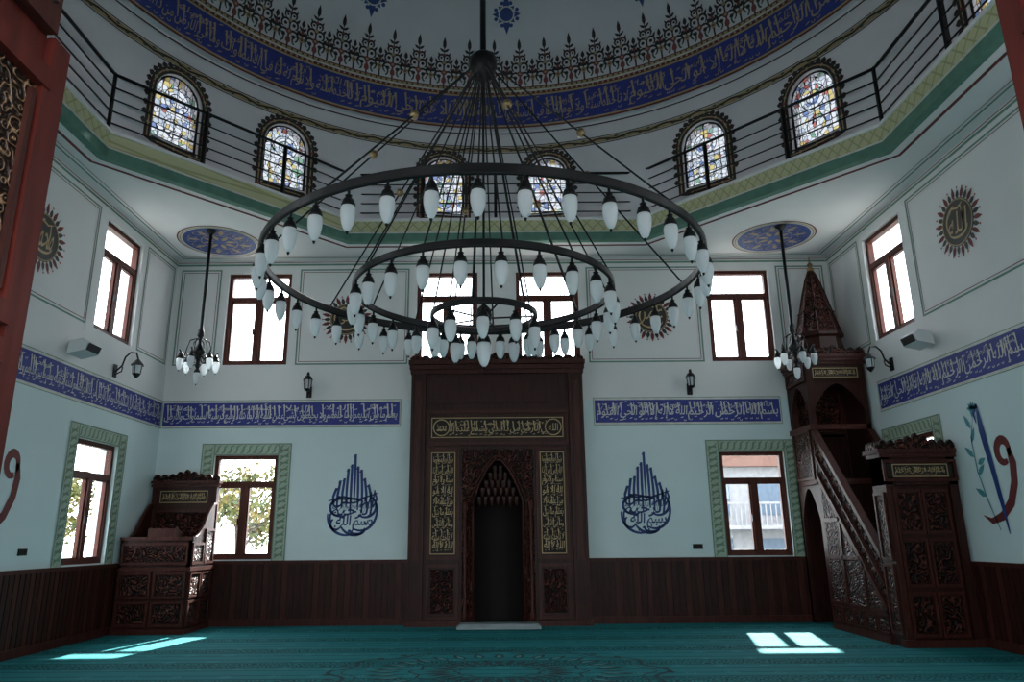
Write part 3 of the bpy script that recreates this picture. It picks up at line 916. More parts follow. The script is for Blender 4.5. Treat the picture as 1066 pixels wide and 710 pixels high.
# ------------------------------------------------------------------ gold text board
def goldboard(mb, mp1, mp2, W, H, idx, rotated=False, mat=m_goldbri, bg=m_black):
    mb.rect(0, W, 0, H, mp1, bg)
    mb.frame(0, W, 0, H, .016, mp2, m_gold)
    if not rotated:
        mp = sub(mp2, .04, .03); arabic_line(mb, W - .08, H - .06, mp, mat, idx, max(1, round(W / H / 4.5)))
    else:
        n = 9; h = (H - .08) / n
        for k in range(n):
            wds = (AK[k % 5]).split()
            t = " ".join(wds[(k // 5) * 2:(k // 5) * 2 + 3])
            put_text(mb, t, .04, W - .04, .05 + k * h, .05 + (k + .9) * h, mp2, mat, 0, .1)
            marks(mb, W - .08, h, sub(mp2, .04, .05 + k * h), mat, k)
            for q in range(3):
                x = .08 + (W - .14) * (q + .2 * (k % 3)) / 3
                mb.rib([(x + .01, .05 + (k + .3) * h), (x, .05 + (k + 1.0) * h)], [.008, .014], mp2, mat)

def scallop(u0, u1, z0, h, peak, n=40, bumps=9):
    pts = [(u0, z0), (u1, z0)]
    top = []
    for i in range(n * 2 + 1):
        t = i / (n * 2); x = u1 + (u0 - u1) * t
        b = abs(sin(pi * bumps * t))
        top.append((x, z0 + h * (.45 + .55 * b) + peak * max(0, 1 - abs(t - .5) * 4)))
    return pts + top

# ------------------------------------------------------------------ mihrab
YM = 13.72
W2 = 1.63
YB = YF - .002
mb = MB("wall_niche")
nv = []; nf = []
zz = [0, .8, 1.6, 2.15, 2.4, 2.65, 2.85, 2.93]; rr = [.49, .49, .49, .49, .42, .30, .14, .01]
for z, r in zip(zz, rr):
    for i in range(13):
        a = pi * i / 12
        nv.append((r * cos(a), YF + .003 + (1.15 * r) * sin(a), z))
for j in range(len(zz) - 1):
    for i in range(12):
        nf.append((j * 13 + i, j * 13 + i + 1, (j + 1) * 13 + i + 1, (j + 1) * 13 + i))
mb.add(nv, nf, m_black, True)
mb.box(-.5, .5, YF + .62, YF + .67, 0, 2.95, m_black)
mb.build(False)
mb = MB("mihrab")
def archm(x, hw=.44, spr=2.15, top=2.88):
    t = abs(x) / hw
    return spr + (top - spr) * max(0, 1 - t ** 1.7) + .03 * abs(sin(t * pi * 3.5)) * (1 - t)
mb.box(-W2, -.44, YM, YB, 0, 4.78, m_wood); mb.box(.44, W2, YM, YB, 0, 4.78, m_wood)
K = 24
for i in range(K):
    x0, x1 = -.44 + .88 * i / K, -.44 + .88 * (i + 1) / K
    z0, z1 = archm(x0), archm(x1)
    vs = [(x0, YM, z0), (x1, YM, z1), (x1, YM, 4.78), (x0, YM, 4.78), (x0, YB, z0), (x1, YB, z1), (x1, YB, 4.78), (x0, YB, 4.78)]
    mb.add(vs, [(0, 1, 2, 3), (4, 5, 6, 7), (0, 1, 5, 4), (2, 3, 7, 6)], m_wood)
for row, (z, hw, n_) in enumerate(((2.12, .40, 7), (2.28, .34, 6), (2.42, .27, 5), (2.56, .19, 4), (2.69, .11, 2))):
    for k in range(n_):
        x = -hw + 2 * hw * (k + .5) / n_
        mb.lathe([(.004, z - .08), (.04, z - .01), (.055, z + .06), (.055, z + .12)], x, YM + .12 + row * .02, m_wood, 6, False)
for s in (-1, 1):
    a, b = sorted((s * .46, s * .66))
    mb.box(a, b, YM - .03, YM, .08, 2.15, m_carv)
for i in range(K):
    x0, x1 = -.66 + 1.32 * i / K, -.66 + 1.32 * (i + 1) / K
    z0 = archm(x0, .46, 2.15, 2.92) if abs(x0) < .46 else 2.15
    z1 = archm(x1, .46, 2.15, 2.92) if abs(x1) < .46 else 2.15
    vs = [(x0, YM - .03, z0), (x1, YM - .03, z1), (x1, YM - .03, 3.1), (x0, YM - .03, 3.1), (x0, YM, z0), (x1, YM, z1), (x1, YM, 3.1), (x0, YM, 3.1)]
    mb.add(vs, [(0, 1, 2, 3), (0, 1, 5, 4), (2, 3, 7, 6)], m_carv)
for off, r in ((.46, .02), (.52, .012)):
    pts = [(-off, YM - .04, .1)] + [(-off + 2 * off * i / 24, YM - .04, archm(-off + 2 * off * i / 24, off + .001, 2.15, 2.9 + (off - .46))) for i in range(25)] + [(off, YM - .04, .1)]
    mb.tube(pts, r, m_wood_l, 6)
for s in (-1, 1):
    mb.lathe([(.05, .08), (.05, .2), (.03, .24), (.03, 1.95), (.05, 2.02), (.055, 2.15)], s * .60, YM - .05, m_wood_l, 10)
    x0, x1 = sorted((s * 1.36, s * W2))
    mb.box(x0, x1, YM - .05, YM, 0, 4.72, m_wood); mb.box(x0 + .08, x1 - .08, YM - .065, YM - .05, 1.1, 4.4, m_wood_l)
    for q in (x0, x1 - .03): mb.box(q, q + .03, YM - .075, YM, .0, 4.72, m_wood_l)
    a, b = sorted((s * .72, s * 1.30))
    for z0, z1 in ((.12, 1.05), (1.13, 3.14)):
        for q in ((a, a + .05, z0, z1), (b - .05, b, z0, z1), (a + .05, b - .05, z0, z0 + .05), (a + .05, b - .05, z1 - .05, z1)):
            mb.box(q[0], q[1], YM - .045, YM, q[2], q[3], m_wood_l)
    mb.box(a + .09, b - .09, YM - .02, YM, .22, .96, m_carv)
    x = s * 1.01 - .225
    goldboard(mb, lambda u, v: (x + u, YM - .022, 1.22 + v), lambda u, v: (x + u, YM - .028, 1.22 + v), .45, 1.83, 0, True)
mb.box(-1.33, 1.33, YM - .045, YM, 3.18, 3.24, m_wood_l); mb.box(-1.33, 1.33, YM - .045, YM, 3.78, 3.84, m_wood_l)
mb.box(-1.33, -1.28, YM - .045, YM, 3.24, 3.78, m_wood_l); mb.box(1.28, 1.33, YM - .045, YM, 3.24, 3.78, m_wood_l)
goldboard(mb, lambda u, v: (-1.24 + u, YM - .022, 3.32 + v), lambda u, v: (-1.24 + u, YM - .028, 3.32 + v), 2.48, .38, 2)
for s in (-1, 1):
    mpp = lambda u, v: (u, YM - .034, v)
    mb.disc(s * 1.05, 3.51, .17, mpp, m_black, 20); mb.ringp(s * 1.05, 3.51, .15, .02, lambda u, v: (u, YM - .038, v), m_gold, 20)
    put_text(mb, "\u0627\u0644\u0644\u0647" if s > 0 else "\u0645\u062D\u0645\u062F", s * 1.05 - .09, s * 1.05 + .09, 3.44, 3.58, lambda u, v: (u, YM - .040, v), m_goldbri)
mb.box(-1.3, 1.3, YM - .02, YM, 3.98, 4.5, m_wood)
for z0, d in ((4.55, .06), (4.63, .10), (4.72, .14)): mb.box(-W2 - d * .4, W2 + d * .4, YM - d, YB, z0, z0 + .08, m_wood_l)
mb.prism(scallop(-W2 - .03, W2 + .03, 4.8, .10, .06, 60, 17), 'y', YM - .1, YM - .04, m_carv)
mb.box(-W2 - .03, -.68, YM - .09, YM, 0, .10, m_wood_l); mb.box(.68, W2 + .03, YM - .09, YM, 0, .10, m_wood_l)
mb.build()
mb = MB("marble_step")
mb.box(-.72, .72, 13.22, 13.60, 0, .05, m_stone); mb.box(-.68, .68, 13.26, 13.58, .05, .08, m_stone)
mb.build()

def rpanel(mb, f, u0, u1, z0, z1, inner=m_carv, w=.04):
    def B(a, b, d0, d1, c, d, mat):
        vs = [f(x, y, z) for x in (a, b) for y in (d0, d1) for z in (c, d)]
        mb.add(vs, [(0, 1, 3, 2), (4, 6, 7, 5), (0, 4, 5, 1), (2, 3, 7, 6), (0, 2, 6, 4), (1, 5, 7, 3)], mat)
    B(u0, u0 + w, 0, .03, z0, z1, m_wood_l); B(u1 - w, u1, 0, .03, z0, z1, m_wood_l)
    B(u0 + w, u1 - w, 0, .03, z0, z0 + w, m_wood_l); B(u0 + w, u1 - w, 0, .03, z1 - w, z1, m_wood_l)
    B(u0 + w * 1.5, u1 - w * 1.5, 0, .015, z0 + w * 1.5, z1 - w * 1.5, inner)

# ------------------------------------------------------------------ minbar
mb = MB("minbar")
XA, XB = 5.62, 6.69
Y0, Y1, Y2, Y3 = 10.80, 11.15, 13.0, 13.93
side = lambda u, d, z: (XA - d, u, z)
front = lambda y: (lambda u, d, z: (u, y - d, z))
for x0, x1 in ((XA, XA + .12), (XB - .12, XB)): mb.box(x0, x1, Y0, Y1, 0, 2.6, m_wood)
mb.box(XA, XB, Y0, Y1, 2.2, 2.6, m_wood)
mb.box(XA + .12, XB - .12, Y0 + .06, Y0 + .11, .04, 2.2, m_wood)
for k in range(2):
    a = XA + .14 + k * .40
    for z0, z1 in ((.12, .72), (.78, 1.45), (1.51, 2.14)): rpanel(mb, front(Y0 + .06), a, a + .385, z0, z1)
rpanel(mb, front(Y0), XA + .0, XB - .0, 2.25, 2.56, m_black)
goldboard(mb, lambda u, v: (XA + .13 + u, Y0 - .022, 2.31 + v), lambda u, v: (XA + .13 + u, Y0 - .028, 2.31 + v), .81, .19, 5)
for z0, d in ((2.6, .03), (2.66, .06)): mb.box(XA - d, XB + .02, Y0 - d, Y1 + d, z0, z0 + .06, m_wood_l)
mb.prism(scallop(XA - .02, XB + .02, 2.72, .13, .10, 50, 9), 'y', Y0 - .04, Y0 + .02, m_carv)
mb.prism(scallop(Y0, Y1, 2.72, .12, .0, 20, 3), 'x', XA - .04, XA + .02, m_carv)
mb.box(XA - .03, XB, Y0 - .05, Y0 + .1, 0, .1, m_wood_l)
rpanel(mb, side, Y0 + .03, Y1 - .03, .15, 1.1); rpanel(mb, side, Y0 + .03, Y1 - .03, 1.15, 2.1)
rpanel(mb, front(Y0), XA, XA + .12, .1, 2.2, m_wood_l, .02)
nst = 9
for i in range(nst):
    ya_, za_ = Y1 + (Y2 - Y1) * i / nst, .26 + 2.1 * i / nst
    mb.box(XA + .08, XB - .08, ya_, Y2, za_ - .2 if i else 0, za_, m_wood)
sl = (3.30 - 1.22) / (Y2 - Y1)
rail = lambda y: 1.22 + (y - Y1) * sl
stg = lambda y: rail(y) - .80
for x0, x1 in ((XA, XA + .06), (XB - .06, XB)):
    mb.prism([(Y1, 0), (Y2, 0), (Y2, stg(Y2)), (Y1, stg(Y1))], 'x', x0, x1, m_wood)
    for f0, f1 in ((lambda y: stg(y) - .06, lambda y: stg(y) + .06), (lambda y: rail(y) - .07, lambda y: rail(y) + .03), (lambda y: stg(y) + .36, lambda y: stg(y) + .39)):
        mb.prism([(Y1, f0(Y1)), (Y2, f0(Y2)), (Y2, f1(Y2)), (Y1, f1(Y1))], 'x', x0 - .03, x1 + .03, m_wood_l)
    n_ = 26
    for i in range(n_):
        y = Y1 + (Y2 - Y1) * i / n_
        for dy in (.16, -.16):
            yb_ = min(max(y + dy, Y1), Y2)
            xm = (x0 + x1) / 2
            p = [(xm, y, stg(y) + .04), (xm, (y + yb_) / 2, (stg(y) + rail(yb_)) / 2), (xm, yb_, rail(yb_) - .05)]
            mb.tube(p, .017, m_carv, 4)
    for i in range(14):
        y = Y1 + (Y2 - Y1) * (i + .5) / 14
        mb.box(x0 + .01, x1 - .01, y - .045, y + .045, stg(y) + .15, stg(y) + .24, m_carv)
        mb.box(x0 + .01, x1 - .01, y - .045, y + .045, stg(y) + .50, stg(y) + .60, m_carv)
mb.prism([(Y1 + .05, .45), (Y2 - .08, .45), (Y2 - .08, stg(Y2 - .08) - .12), (Y1 + .12, .50)], 'x', XA - .012, XA, m_carv)
for y in (11.75, 12.38):
    mb.box(XA - .03, XA, y - .03, y + .03, .4, stg(y), m_wood_l)
for z in (.42, 1.15, 1.75):
    ys = max(Y1, Y1 + (z - .42) / sl)
    mb.box(XA - .03, XA, ys, Y2, z - .03, z + .03, m_wood_l)
mb.box(XA - .04, XA, Y1, Y2, 0, .10, m_wood_l)
for k in range(5): rpanel(mb, side, Y1 + .02 + k * .365, Y1 + .02 + k * .365 + .34, .12, .38, m_carv, .025)
PW = .09
for x in (XA, XB - PW):
    for y in (Y2, Y3 - PW): mb.box(x, x + PW, y, y + PW, 0, 4.2, m_wood)
mb.box(XA, XB, Y2, Y3, 2.36, 2.46, m_wood_l)
mb.box(XA + .05, XB - .05, Y2 + .04, Y2 + .1, 0, 2.4, m_wood)
rpanel(mb, side, Y2 + PW, Y3 - PW, 2.46, 3.35)
mb.box(XA, XA + .04, Y2 + PW, Y3 - PW, 2.46, 3.35, m_wood)
mb.box(XB - .04, XB, Y2 + PW, Y3 - PW, 0, 4.22, m_wood)
mb.box(XA, XB, Y3 - .05, Y3, 0, 3.35, m_wood)
for q in ((XA, XB, Y2 - .0, Y2 + .05), (XA - .04, XA + .06, Y2 - .04, Y3)): mb.box(q[0], q[1], q[2], q[3], 3.33, 3.42, m_wood_l)
def kiosk_arch(u0, u1, zs, zt, put):
    n_ = 14
    for i in range(n_):
        a, b = u0 + (u1 - u0) * i / n_, u0 + (u1 - u0) * (i + 1) / n_
        c = (u0 + u1) / 2; hw = (u1 - u0) / 2
        g = lambda u: zs + (zt - .06 - zs) * max(0, 1 - (abs(u - c) / hw) ** 1.8)
        put(a, b, g(a), g(b), zt)
def putside(x):
    return lambda a, b, za_, zb_, zt: mb.add([(x, a, za_), (x, b, zb_), (x, b, zt), (x, a, zt), (x + .05, a, za_), (x + .05, b, zb_), (x + .05, b, zt), (x + .05, a, zt)], [(0, 1, 2, 3), (4, 5, 6, 7), (0, 1, 5, 4)], m_wood)
def putfront(y):
    return lambda a, b, za_, zb_, zt: mb.add([(a, y, za_), (b, y, zb_), (b, y, zt), (a, y, zt), (a, y + .05, za_), (b, y + .05, zb_), (b, y + .05, zt), (a, y + .05, zt)], [(0, 1, 2, 3), (4, 5, 6, 7), (0, 1, 5, 4)], m_wood)
kiosk_arch(Y2 + PW, Y3 - PW, 3.7, 4.22, putside(XA))
kiosk_arch(XA + PW, XB - PW, 3.7, 4.22, putfront(Y2))
mb.box(XA, XB, Y3 - .05, Y3, 3.3, 4.22, m_wood)
rpanel(mb, front(Y3 - .05), XA + PW, XB - PW, 3.4, 4.15)
kiosk_arch(Y2 + PW, Y3 - PW, 1.75, 2.38, putside(XA))
mb.box(XA, XB, Y2, Y3, 4.2, 4.52, m_wood)
rpanel(mb, side, Y2 + .03, Y3 - .03, 4.22, 4.50)
goldboard(mb, lambda u, v: (XA + .12 + u, Y2 - .008, 4.27 + v), lambda u, v: (XA + .12 + u, Y2 - .014, 4.27 + v), .82, .18, 5)
for z0, d in ((4.52, .03), (4.58, .06), (4.64, .08)): mb.box(XA - d, XB + .03, Y2 - d, min(Y3 + .05, YF - .01), z0, z0 + .06, m_wood_l)
cxk, cyk = (XA + XB) / 2, (Y2 + Y3) / 2
mb.prism(scallop(XA - .06, XB + .02, 4.70, .12, .05, 40, 7), 'y', Y2 - .07, Y2 - .03, m_carv)
mb.prism(scallop(Y2 - .06, Y3, 4.70, .12, .05, 40, 7), 'x', XA - .07, XA - .03, m_carv)
mb.lathe([(.50, 4.70), (.50, 4.80), (.42, 4.84), (.38, 5.08), (.44, 5.12), (.44, 5.18), (.40, 5.22)], cxk, cyk, m_wood, 8, False, pi / 8)
mb.lathe([(.40, 5.2), (.33, 5.45), (.30, 5.60), (.34, 5.63), (.27, 5.70), (.20, 6.0), (.10, 6.35), (.05, 6.5)], cxk, cyk, m_carv, 8, False, pi / 8)
for k in range(8):
    a = pi / 8 + k * pi / 4
    mb.tube([(cxk + r * cos(a), cyk + r * sin(a), z) for r, z in ((.41, 5.2), (.34, 5.45), (.31, 5.6), (.28, 5.70), (.21, 6.0), (.11, 6.35), (.05, 6.5))], .014, m_wood_l, 4)
mb.lathe([(.04, 6.48), (.07, 6.53), (.03, 6.58), (.055, 6.63), (.015, 6.68), (.01, 6.78)], cxk, cyk, m_brass, 10)
mb.build()

# ------------------------------------------------------------------ preacher's pulpit (kursu)
mb = MB("preacher_pulpit")
KX0, KX1, KY0, KY1 = -6.42, -5.22, 12.88, 13.90
mb.box(KX0, KX1, KY0, KY1, .08, 1.02, m_wood); mb.box(KX0, KX1 + .03, KY0 - .03, KY1, 0, .08, m_wood_l)
ff = front(KY0); fs_ = lambda u, d, z: (KX1 + d, u, z)
for a, b in ((KX0 + .03, KX0 + .58), (KX0 + .62, KX1 - .03)): rpanel(mb, ff, a, b, .12, .52); rpanel(mb, ff, a, b, .56, .98)
for a, b in ((KY0 + .03, KY0 + .48), (KY0 + .52, KY1 - .04)): rpanel(mb, fs_, a, b, .12, .52); rpanel(mb, fs_, a, b, .56, .98)
mb.box(KX0 - .0, KX1 + .04, KY0 - .04, KY1, 1.0, 1.06, m_wood_l)
mb.box(KX0, KX1, KY0, KY0 + .06, 1.06, 1.5, m_wood)
rpanel(mb, ff, KX0 + .03, KX1 - .03, 1.10, 1.46)
mb.box(KX0, KX1 + .05, KY0 - .05, KY0 + .14, 1.5, 1.56, m_wood_l)
sidep = [(KY0, 1.06), (KY1, 1.06), (KY1, 2.15), (KY1 - .15, 2.12), (KY1 - .35, 1.95), (KY1 - .5, 1.75), (KY1 - .65, 1.60), (KY0 + .2, 1.52), (KY0, 1.52)]
for x in (KX0, KX1 - .05):
    mb.prism(sidep, 'x', x, x + .05, m_wood)
    mb.tube([(x + .025, y, z + .01) for y, z in sidep[2:]], .03, m_wood_l, 6)
rpanel(mb, fs_, KY0 + .04, KY1 - .5, 1.1, 1.46); rpanel(mb, fs_, KY1 - .46, KY1 - .04, 1.1, 1.7)
mb.box(KX0, KX1, KY1 - .08, KY1, 1.06, 2.52, m_wood)
rpanel(mb, front(KY1 - .08), KX0 + .05, KX1 - .05, 1.3, 2.05)
goldboard(mb, lambda u, v: (KX0 + .16 + u, KY1 - .088, 2.17 + v), lambda u, v: (KX0 + .16 + u, KY1 - .095, 2.17 + v), .88, .22, 5)
for z0, d in ((2.46, .03), (2.52, .06)): mb.box(KX0 - .01, KX1 + d, KY1 - .1 - d, KY1 + .02, z0, z0 + .05, m_wood_l)
mb.prism(scallop(KX0, KX1 + .05, 2.57, .12, .09, 50, 9), 'y', KY1 - .12, KY1 - .06, m_carv)
mb.box(KX0 + .15, KX1 - .15, KY0 + .35, KY1 - .1, 1.06, 1.3, m_wood_l)
mb.prism([(KY0 - .02, 1.56), (KY0 + .30, 1.56), (KY0 + .30, 1.60), (KY0 - .02, 1.70)], 'x', KX0 + .45, KX0 + .95, m_wood_l)
mb.build()

# ------------------------------------------------------------------ lamps
def lamp(mb, x, y, z, s=1.0):
    mb.lathe([(.012 * s, z), (.012 * s, z - .05 * s), (.03 * s, z - .06 * s), (.022 * s, z - .075 * s), (.045 * s, z - .10 * s), (.058 * s, z - .14 * s), (.056 * s, z - .155 * s)], x, y, m_iron, 10)
    mb.lathe([(.052 * s, z - .15 * s), (.062 * s, z - .19 * s), (.060 * s, z - .24 * s), (.048 * s, z - .30 * s), (.030 * s, z - .345 * s), (.012 * s, z - .365 * s)], x, y, m_shade, 12)
    mb.lathe([(.014 * s, z - .36 * s), (.010 * s, z - .38 * s), (.004 * s, z - .39 * s)], x, y, m_iron, 6)

mb = MB("chandelier")
HX, HY = -0.13, CY
rings = [(2.255, 4.20, 40, .020, .032), (1.34, 3.98, 24, .018, .026), (.54, 3.72, 10, .016, .022)]
for R_, z, n_, w, h in rings:
    prof = [(R_ - w, z - h), (R_ + w, z - h), (R_ + w, z + h), (R_ - w, z + h)]
    vs = []; fs = []
    SG = 96
    for i in range(SG):
        a = 2 * pi * i / SG
        vs += [(HX + r * cos(a), HY + r * sin(a), zz_) for r, zz_ in prof]
    for i in range(SG):
        k = (i + 1) % SG
        for q in range(4):
            p = (q + 1) % 4
            fs.append((4 * i + q, 4 * i + p, 4 * k + p, 4 * k + q))
    mb.add(vs, fs, m_iron)
    for dz in (-h, h):
        mb.tube([(HX + (R_) * cos(2 * pi * i / SG), HY + R_ * sin(2 * pi * i / SG), z + dz) for i in range(SG)], w * .9, m_iron, 6, True)
    for i in range(n_):
        a = 2 * pi * (i + .5 if n_ == 24 else i) / n_ - pi / 2
        lamp(mb, HX + R_ * cos(a), HY + R_ * sin(a), z - h)
HZ = 6.72
mb.lathe([(.02, HZ - .22), (.10, HZ - .18), (.13, HZ - .12), (.16, HZ - .02), (.16, HZ + .08), (.12, HZ + .13), (.05, HZ + .16), (.035, HZ + .2), (.035, 9.0)], HX, HY, m_iron, 16)
mb.lathe([(.035, 8.9), (.035, 15.7), (.12, 15.8), (.2, 15.93)], HX, HY, m_iron, 12)
for i in range(8):
    a = 2 * pi * i / 8 + radians(12)
    p0 = Vector((HX + .13 * cos(a), HY + .13 * sin(a), HZ - .05)); p1 = Vector((HX + 2.255 * cos(a), HY + 2.255 * sin(a), 4.25))
    mb.tube([p0, p1], .010, m_iron, 5)
    b = p0.lerp(p1, .5); mb.lathe([(.005, b.z - .05), (.035, b.z - .035), (.045, b.z), (.035, b.z + .035), (.005, b.z + .05)], b.x, b.y, m_brass, 10)
for i in range(12):
    a = 2 * pi * i / 12 + radians(8)
    mb.tube([(HX + .1 * cos(a), HY + .1 * sin(a), HZ - .12), (HX + 1.34 * cos(a), HY + 1.34 * sin(a), 4.02)], .009, m_iron, 5)
for i in range(6):
    a = 2 * pi * i / 6 + radians(20)
    mb.tube([(HX + .06 * cos(a), HY + .06 * sin(a), HZ - .18), (HX + .54 * cos(a), HY + .54 * sin(a), 3.75)], .009, m_iron, 5)
mb.tube([(HX, HY, HZ - .2), (HX, HY, 3.75)], .014, m_iron, 8)
for i in range(5):
    a = 2 * pi * i / 5
    mb.tube([(HX, HY, 3.70), (HX + .54 * cos(a), HY + .54 * sin(a), 3.72)], .010, m_iron, 5)
mb.lathe([(.02, 3.85), (.07, 3.80), (.09, 3.72), (.05, 3.62), (.03, 3.60)], HX, HY, m_iron, 12)
lamp(mb, HX, HY, 3.62, 1.2)
mb.build(False)

for sx in (-5.22, 5.22):
    mb = MB("pendant_chandelier")
    px, py = sx, 12.40
    D = -.12
    mb.lathe([(.012, 7.0), (.10, 6.99), (.09, 6.95), (.03, 6.90), (.018, 6.88)], px, py, m_iron, 12)
    mb.lathe([(.028, 6.9), (.028, 5.25 + D), (.05, 5.2 + D), (.06, 5.1 + D), (.028, 5.05 + D), (.028, 4.95 + D), (.07, 4.88 + D), (.11, 4.80 + D), (.05, 4.72 + D), (.03, 4.62 + D), (.05, 4.56 + D), (.02, 4.50 + D)], px, py, m_iron, 12)
    for k in range(6):
        a = 2 * pi * k / 6 + pi / 2
        P = lambda r, z: (px + r * cos(a), py + r * sin(a), z + D)
        mb.tube([P(.05, 4.74), P(.14, 4.66), P(.23, 4.68), P(.29, 4.78), P(.32, 4.82)], .014, m_iron, 6)
        mb.tube([P(.29, 4.78), P(.32, 4.70), P(.30, 4.66)], .011, m_iron, 6)
        mb.tube([P(.05, 5.05), P(.16, 5.0), P(.20, 4.86), P(.23, 4.70)], .010, m_iron, 6)
        lamp(mb, *P(.30, 4.80), .95)
    lamp(mb, px, py, 4.58 + D, .95)
    mb.build()

def wall_lamp(T, name="wall_lamp", goose=False):
    mb = MB(name); mb.T = T
    mb.box(-.05, .05, 0, .02, -.10, .12, m_iron)
    if goose:
        mb.tube([(0, .02, .0), (0, .12, .10), (0, .16, .25), (0, .24, .33), (0, .34, .32), (0, .38, .22)], .016, m_iron, 6)
        mb.tube([(0, .02, -.05), (0, .12, .0), (0, .13, .08)], .012, m_iron, 6)
        y, z = .38, .22
        mb.lathe([(.012, z), (.03, z - .02), (.10, z - .10), (.11, z - .12)], 0, y, m_iron, 8, False)
        mb.lathe([(.075, z - .12), (.06, z - .26)], 0, y, m_shade, 8, False)
        mb.lathe([(.07, z - .26), (.05, z - .30), (.01, z - .34)], 0, y, m_iron, 8, False)
        for k in range(4): mb.tube([(.08 * cos(k * pi / 2), y + .08 * sin(k * pi / 2), z - .12), (.065 * cos(k * pi / 2), y + .065 * sin(k * pi / 2), z - .27)], .008, m_iron, 4)
    else:
        mb.tube([(0, .02, -.06), (0, .10, -.10), (0, .16, -.04), (0, .16, .02)], .016, m_iron, 6)
        mb.lathe([(.03, .0), (.07, .03), (.06, .05)], 0, .16, m_iron, 8, False)
        mb.lathe([(.055, .05), (.075, .22)], 0, .16, m_shade, 8, False)
        for k in range(6): mb.tube([(.06 * cos(k * pi / 3), .16 + .06 * sin(k * pi / 3), .04), (.08 * cos(k * pi / 3), .16 + .08 * sin(k * pi / 3), .23)], .010, m_iron, 4)
        mb.lathe([(.10, .22), (.06, .29), (.03, .31), (.03, .35), (.01, .38)], 0, .16, m_iron, 8, False)
    mb.build()
wall_lamp(lambda p: (-3.66 + p[0], YF - p[1], 4.26 + p[2])); wall_lamp(lambda p: (3.75 + p[0], YF - p[1], 4.26 + p[2]))
wall_lamp(lambda p: (XL + p[1], 12.1 + p[0], 4.28 + p[2]), goose=True); wall_lamp(lambda p: (XR - p[1], 12.15 + p[0], 4.3 + p[2]), goose=True)

def speaker(T):
    mb = MB("wall_floodlight"); mb.T = T
    mb.box(-.05, .05, 0, .03, -.07, .07, m_white)
    mb.tube([(0, .03, 0), (0, .12, -.02)], .02, m_white, 6)
    mb.prism([(.08, -.12), (.34, -.06), (.38, .05), (.30, .12), (.10, .08)], 'x', -.2, .2, m_white)
    mb.prism([(.345, -.055), (.385, .05), (.39, .05), (.35, -.06)], 'x', -.17, .17, m_iron)
    mb.build()
speaker(lambda p: (XL + p[1], 10.75 + p[0], 4.33 + p[2])); speaker(lambda p: (XR - p[1], 10.95 + p[0], 4.42 + p[2]))
def socket(T):
    mb = MB("power_socket"); mb.T = T
    mb.box(-.09, .09, 0, .02, -.045, .045, m_iron)
    mb.box(-.07, -.01, .02, .024, -.03, .03, m_black); mb.box(.01, .07, .02, .024, -.03, .03, m_black)
    mb.build()
socket(lambda p: (3.68 + p[0], YF - p[1], 1.32 + p[2])); socket(lambda p: (XL + p[1], 10.35 + p[0], 1.36 + p[2]))

# ------------------------------------------------------------------ entrance door leaves beside the viewer
def door(name, x, s, yend):
    mb = MB(name)
    y0 = YN + .02
    a, b = sorted((x, x + s * .06))
    mb.box(a, b, y0, yend, .01, 2.62, m_doorwood)
    fx = x
    f = lambda u, d, z: (fx - s * d, u, z)
    def B(u0, u1, d0, d1, z0, z1, mat):
        vs = [f(p, q, r) for p in (u0, u1) for q in (d0, d1) for r in (z0, z1)]
        mb.add(vs, [(0, 1, 3, 2), (4, 6, 7, 5), (0, 4, 5, 1), (2, 3, 7, 6), (0, 2, 6, 4), (1, 5, 7, 3)], mat)
    st = .06
    B(yend - st, yend, 0, .02, .01, 2.62, m_doorwood); B(y0, y0 + st, 0, .02, .01, 2.62, m_doorwood)
    for z0, z1, mt in ((.15, .85, m_doorcarv), (.95, 1.85, m_doorcarv), (1.98, 2.48, m_goldcarv)):
        B(y0 + st, yend - st, -.0, .008, z0, z1, mt)
        B(y0 + st, yend - st, 0, .03, z0 - .05, z0, m_doorwood); B(y0 + st, yend - st, 0, .03, z1, z1 + .05, m_doorwood)
        B(y0 + st, y0 + st + .03, 0, .03, z0, z1, m_doorwood); B(yend - st - .02, yend - st, 0, .025, z0, z1, m_doorwood)
        B(yend - st - .045, yend - st - .03, 0, .02, z0 + .02, z1 - .02, m_wood)
    a, b = sorted((x - s * .03, x + s * .08))
    mb.box(a, b, y0, yend - .07, 2.62, 3.05, m_wood)
    B(y0 + .05, yend - .10, .03, .045, 2.68, 3.0, m_doorcarv)
    mb.build()
door("door_1", -1.03, -1, 1.50)
door("door_2", 1.10, 1, 1.33)

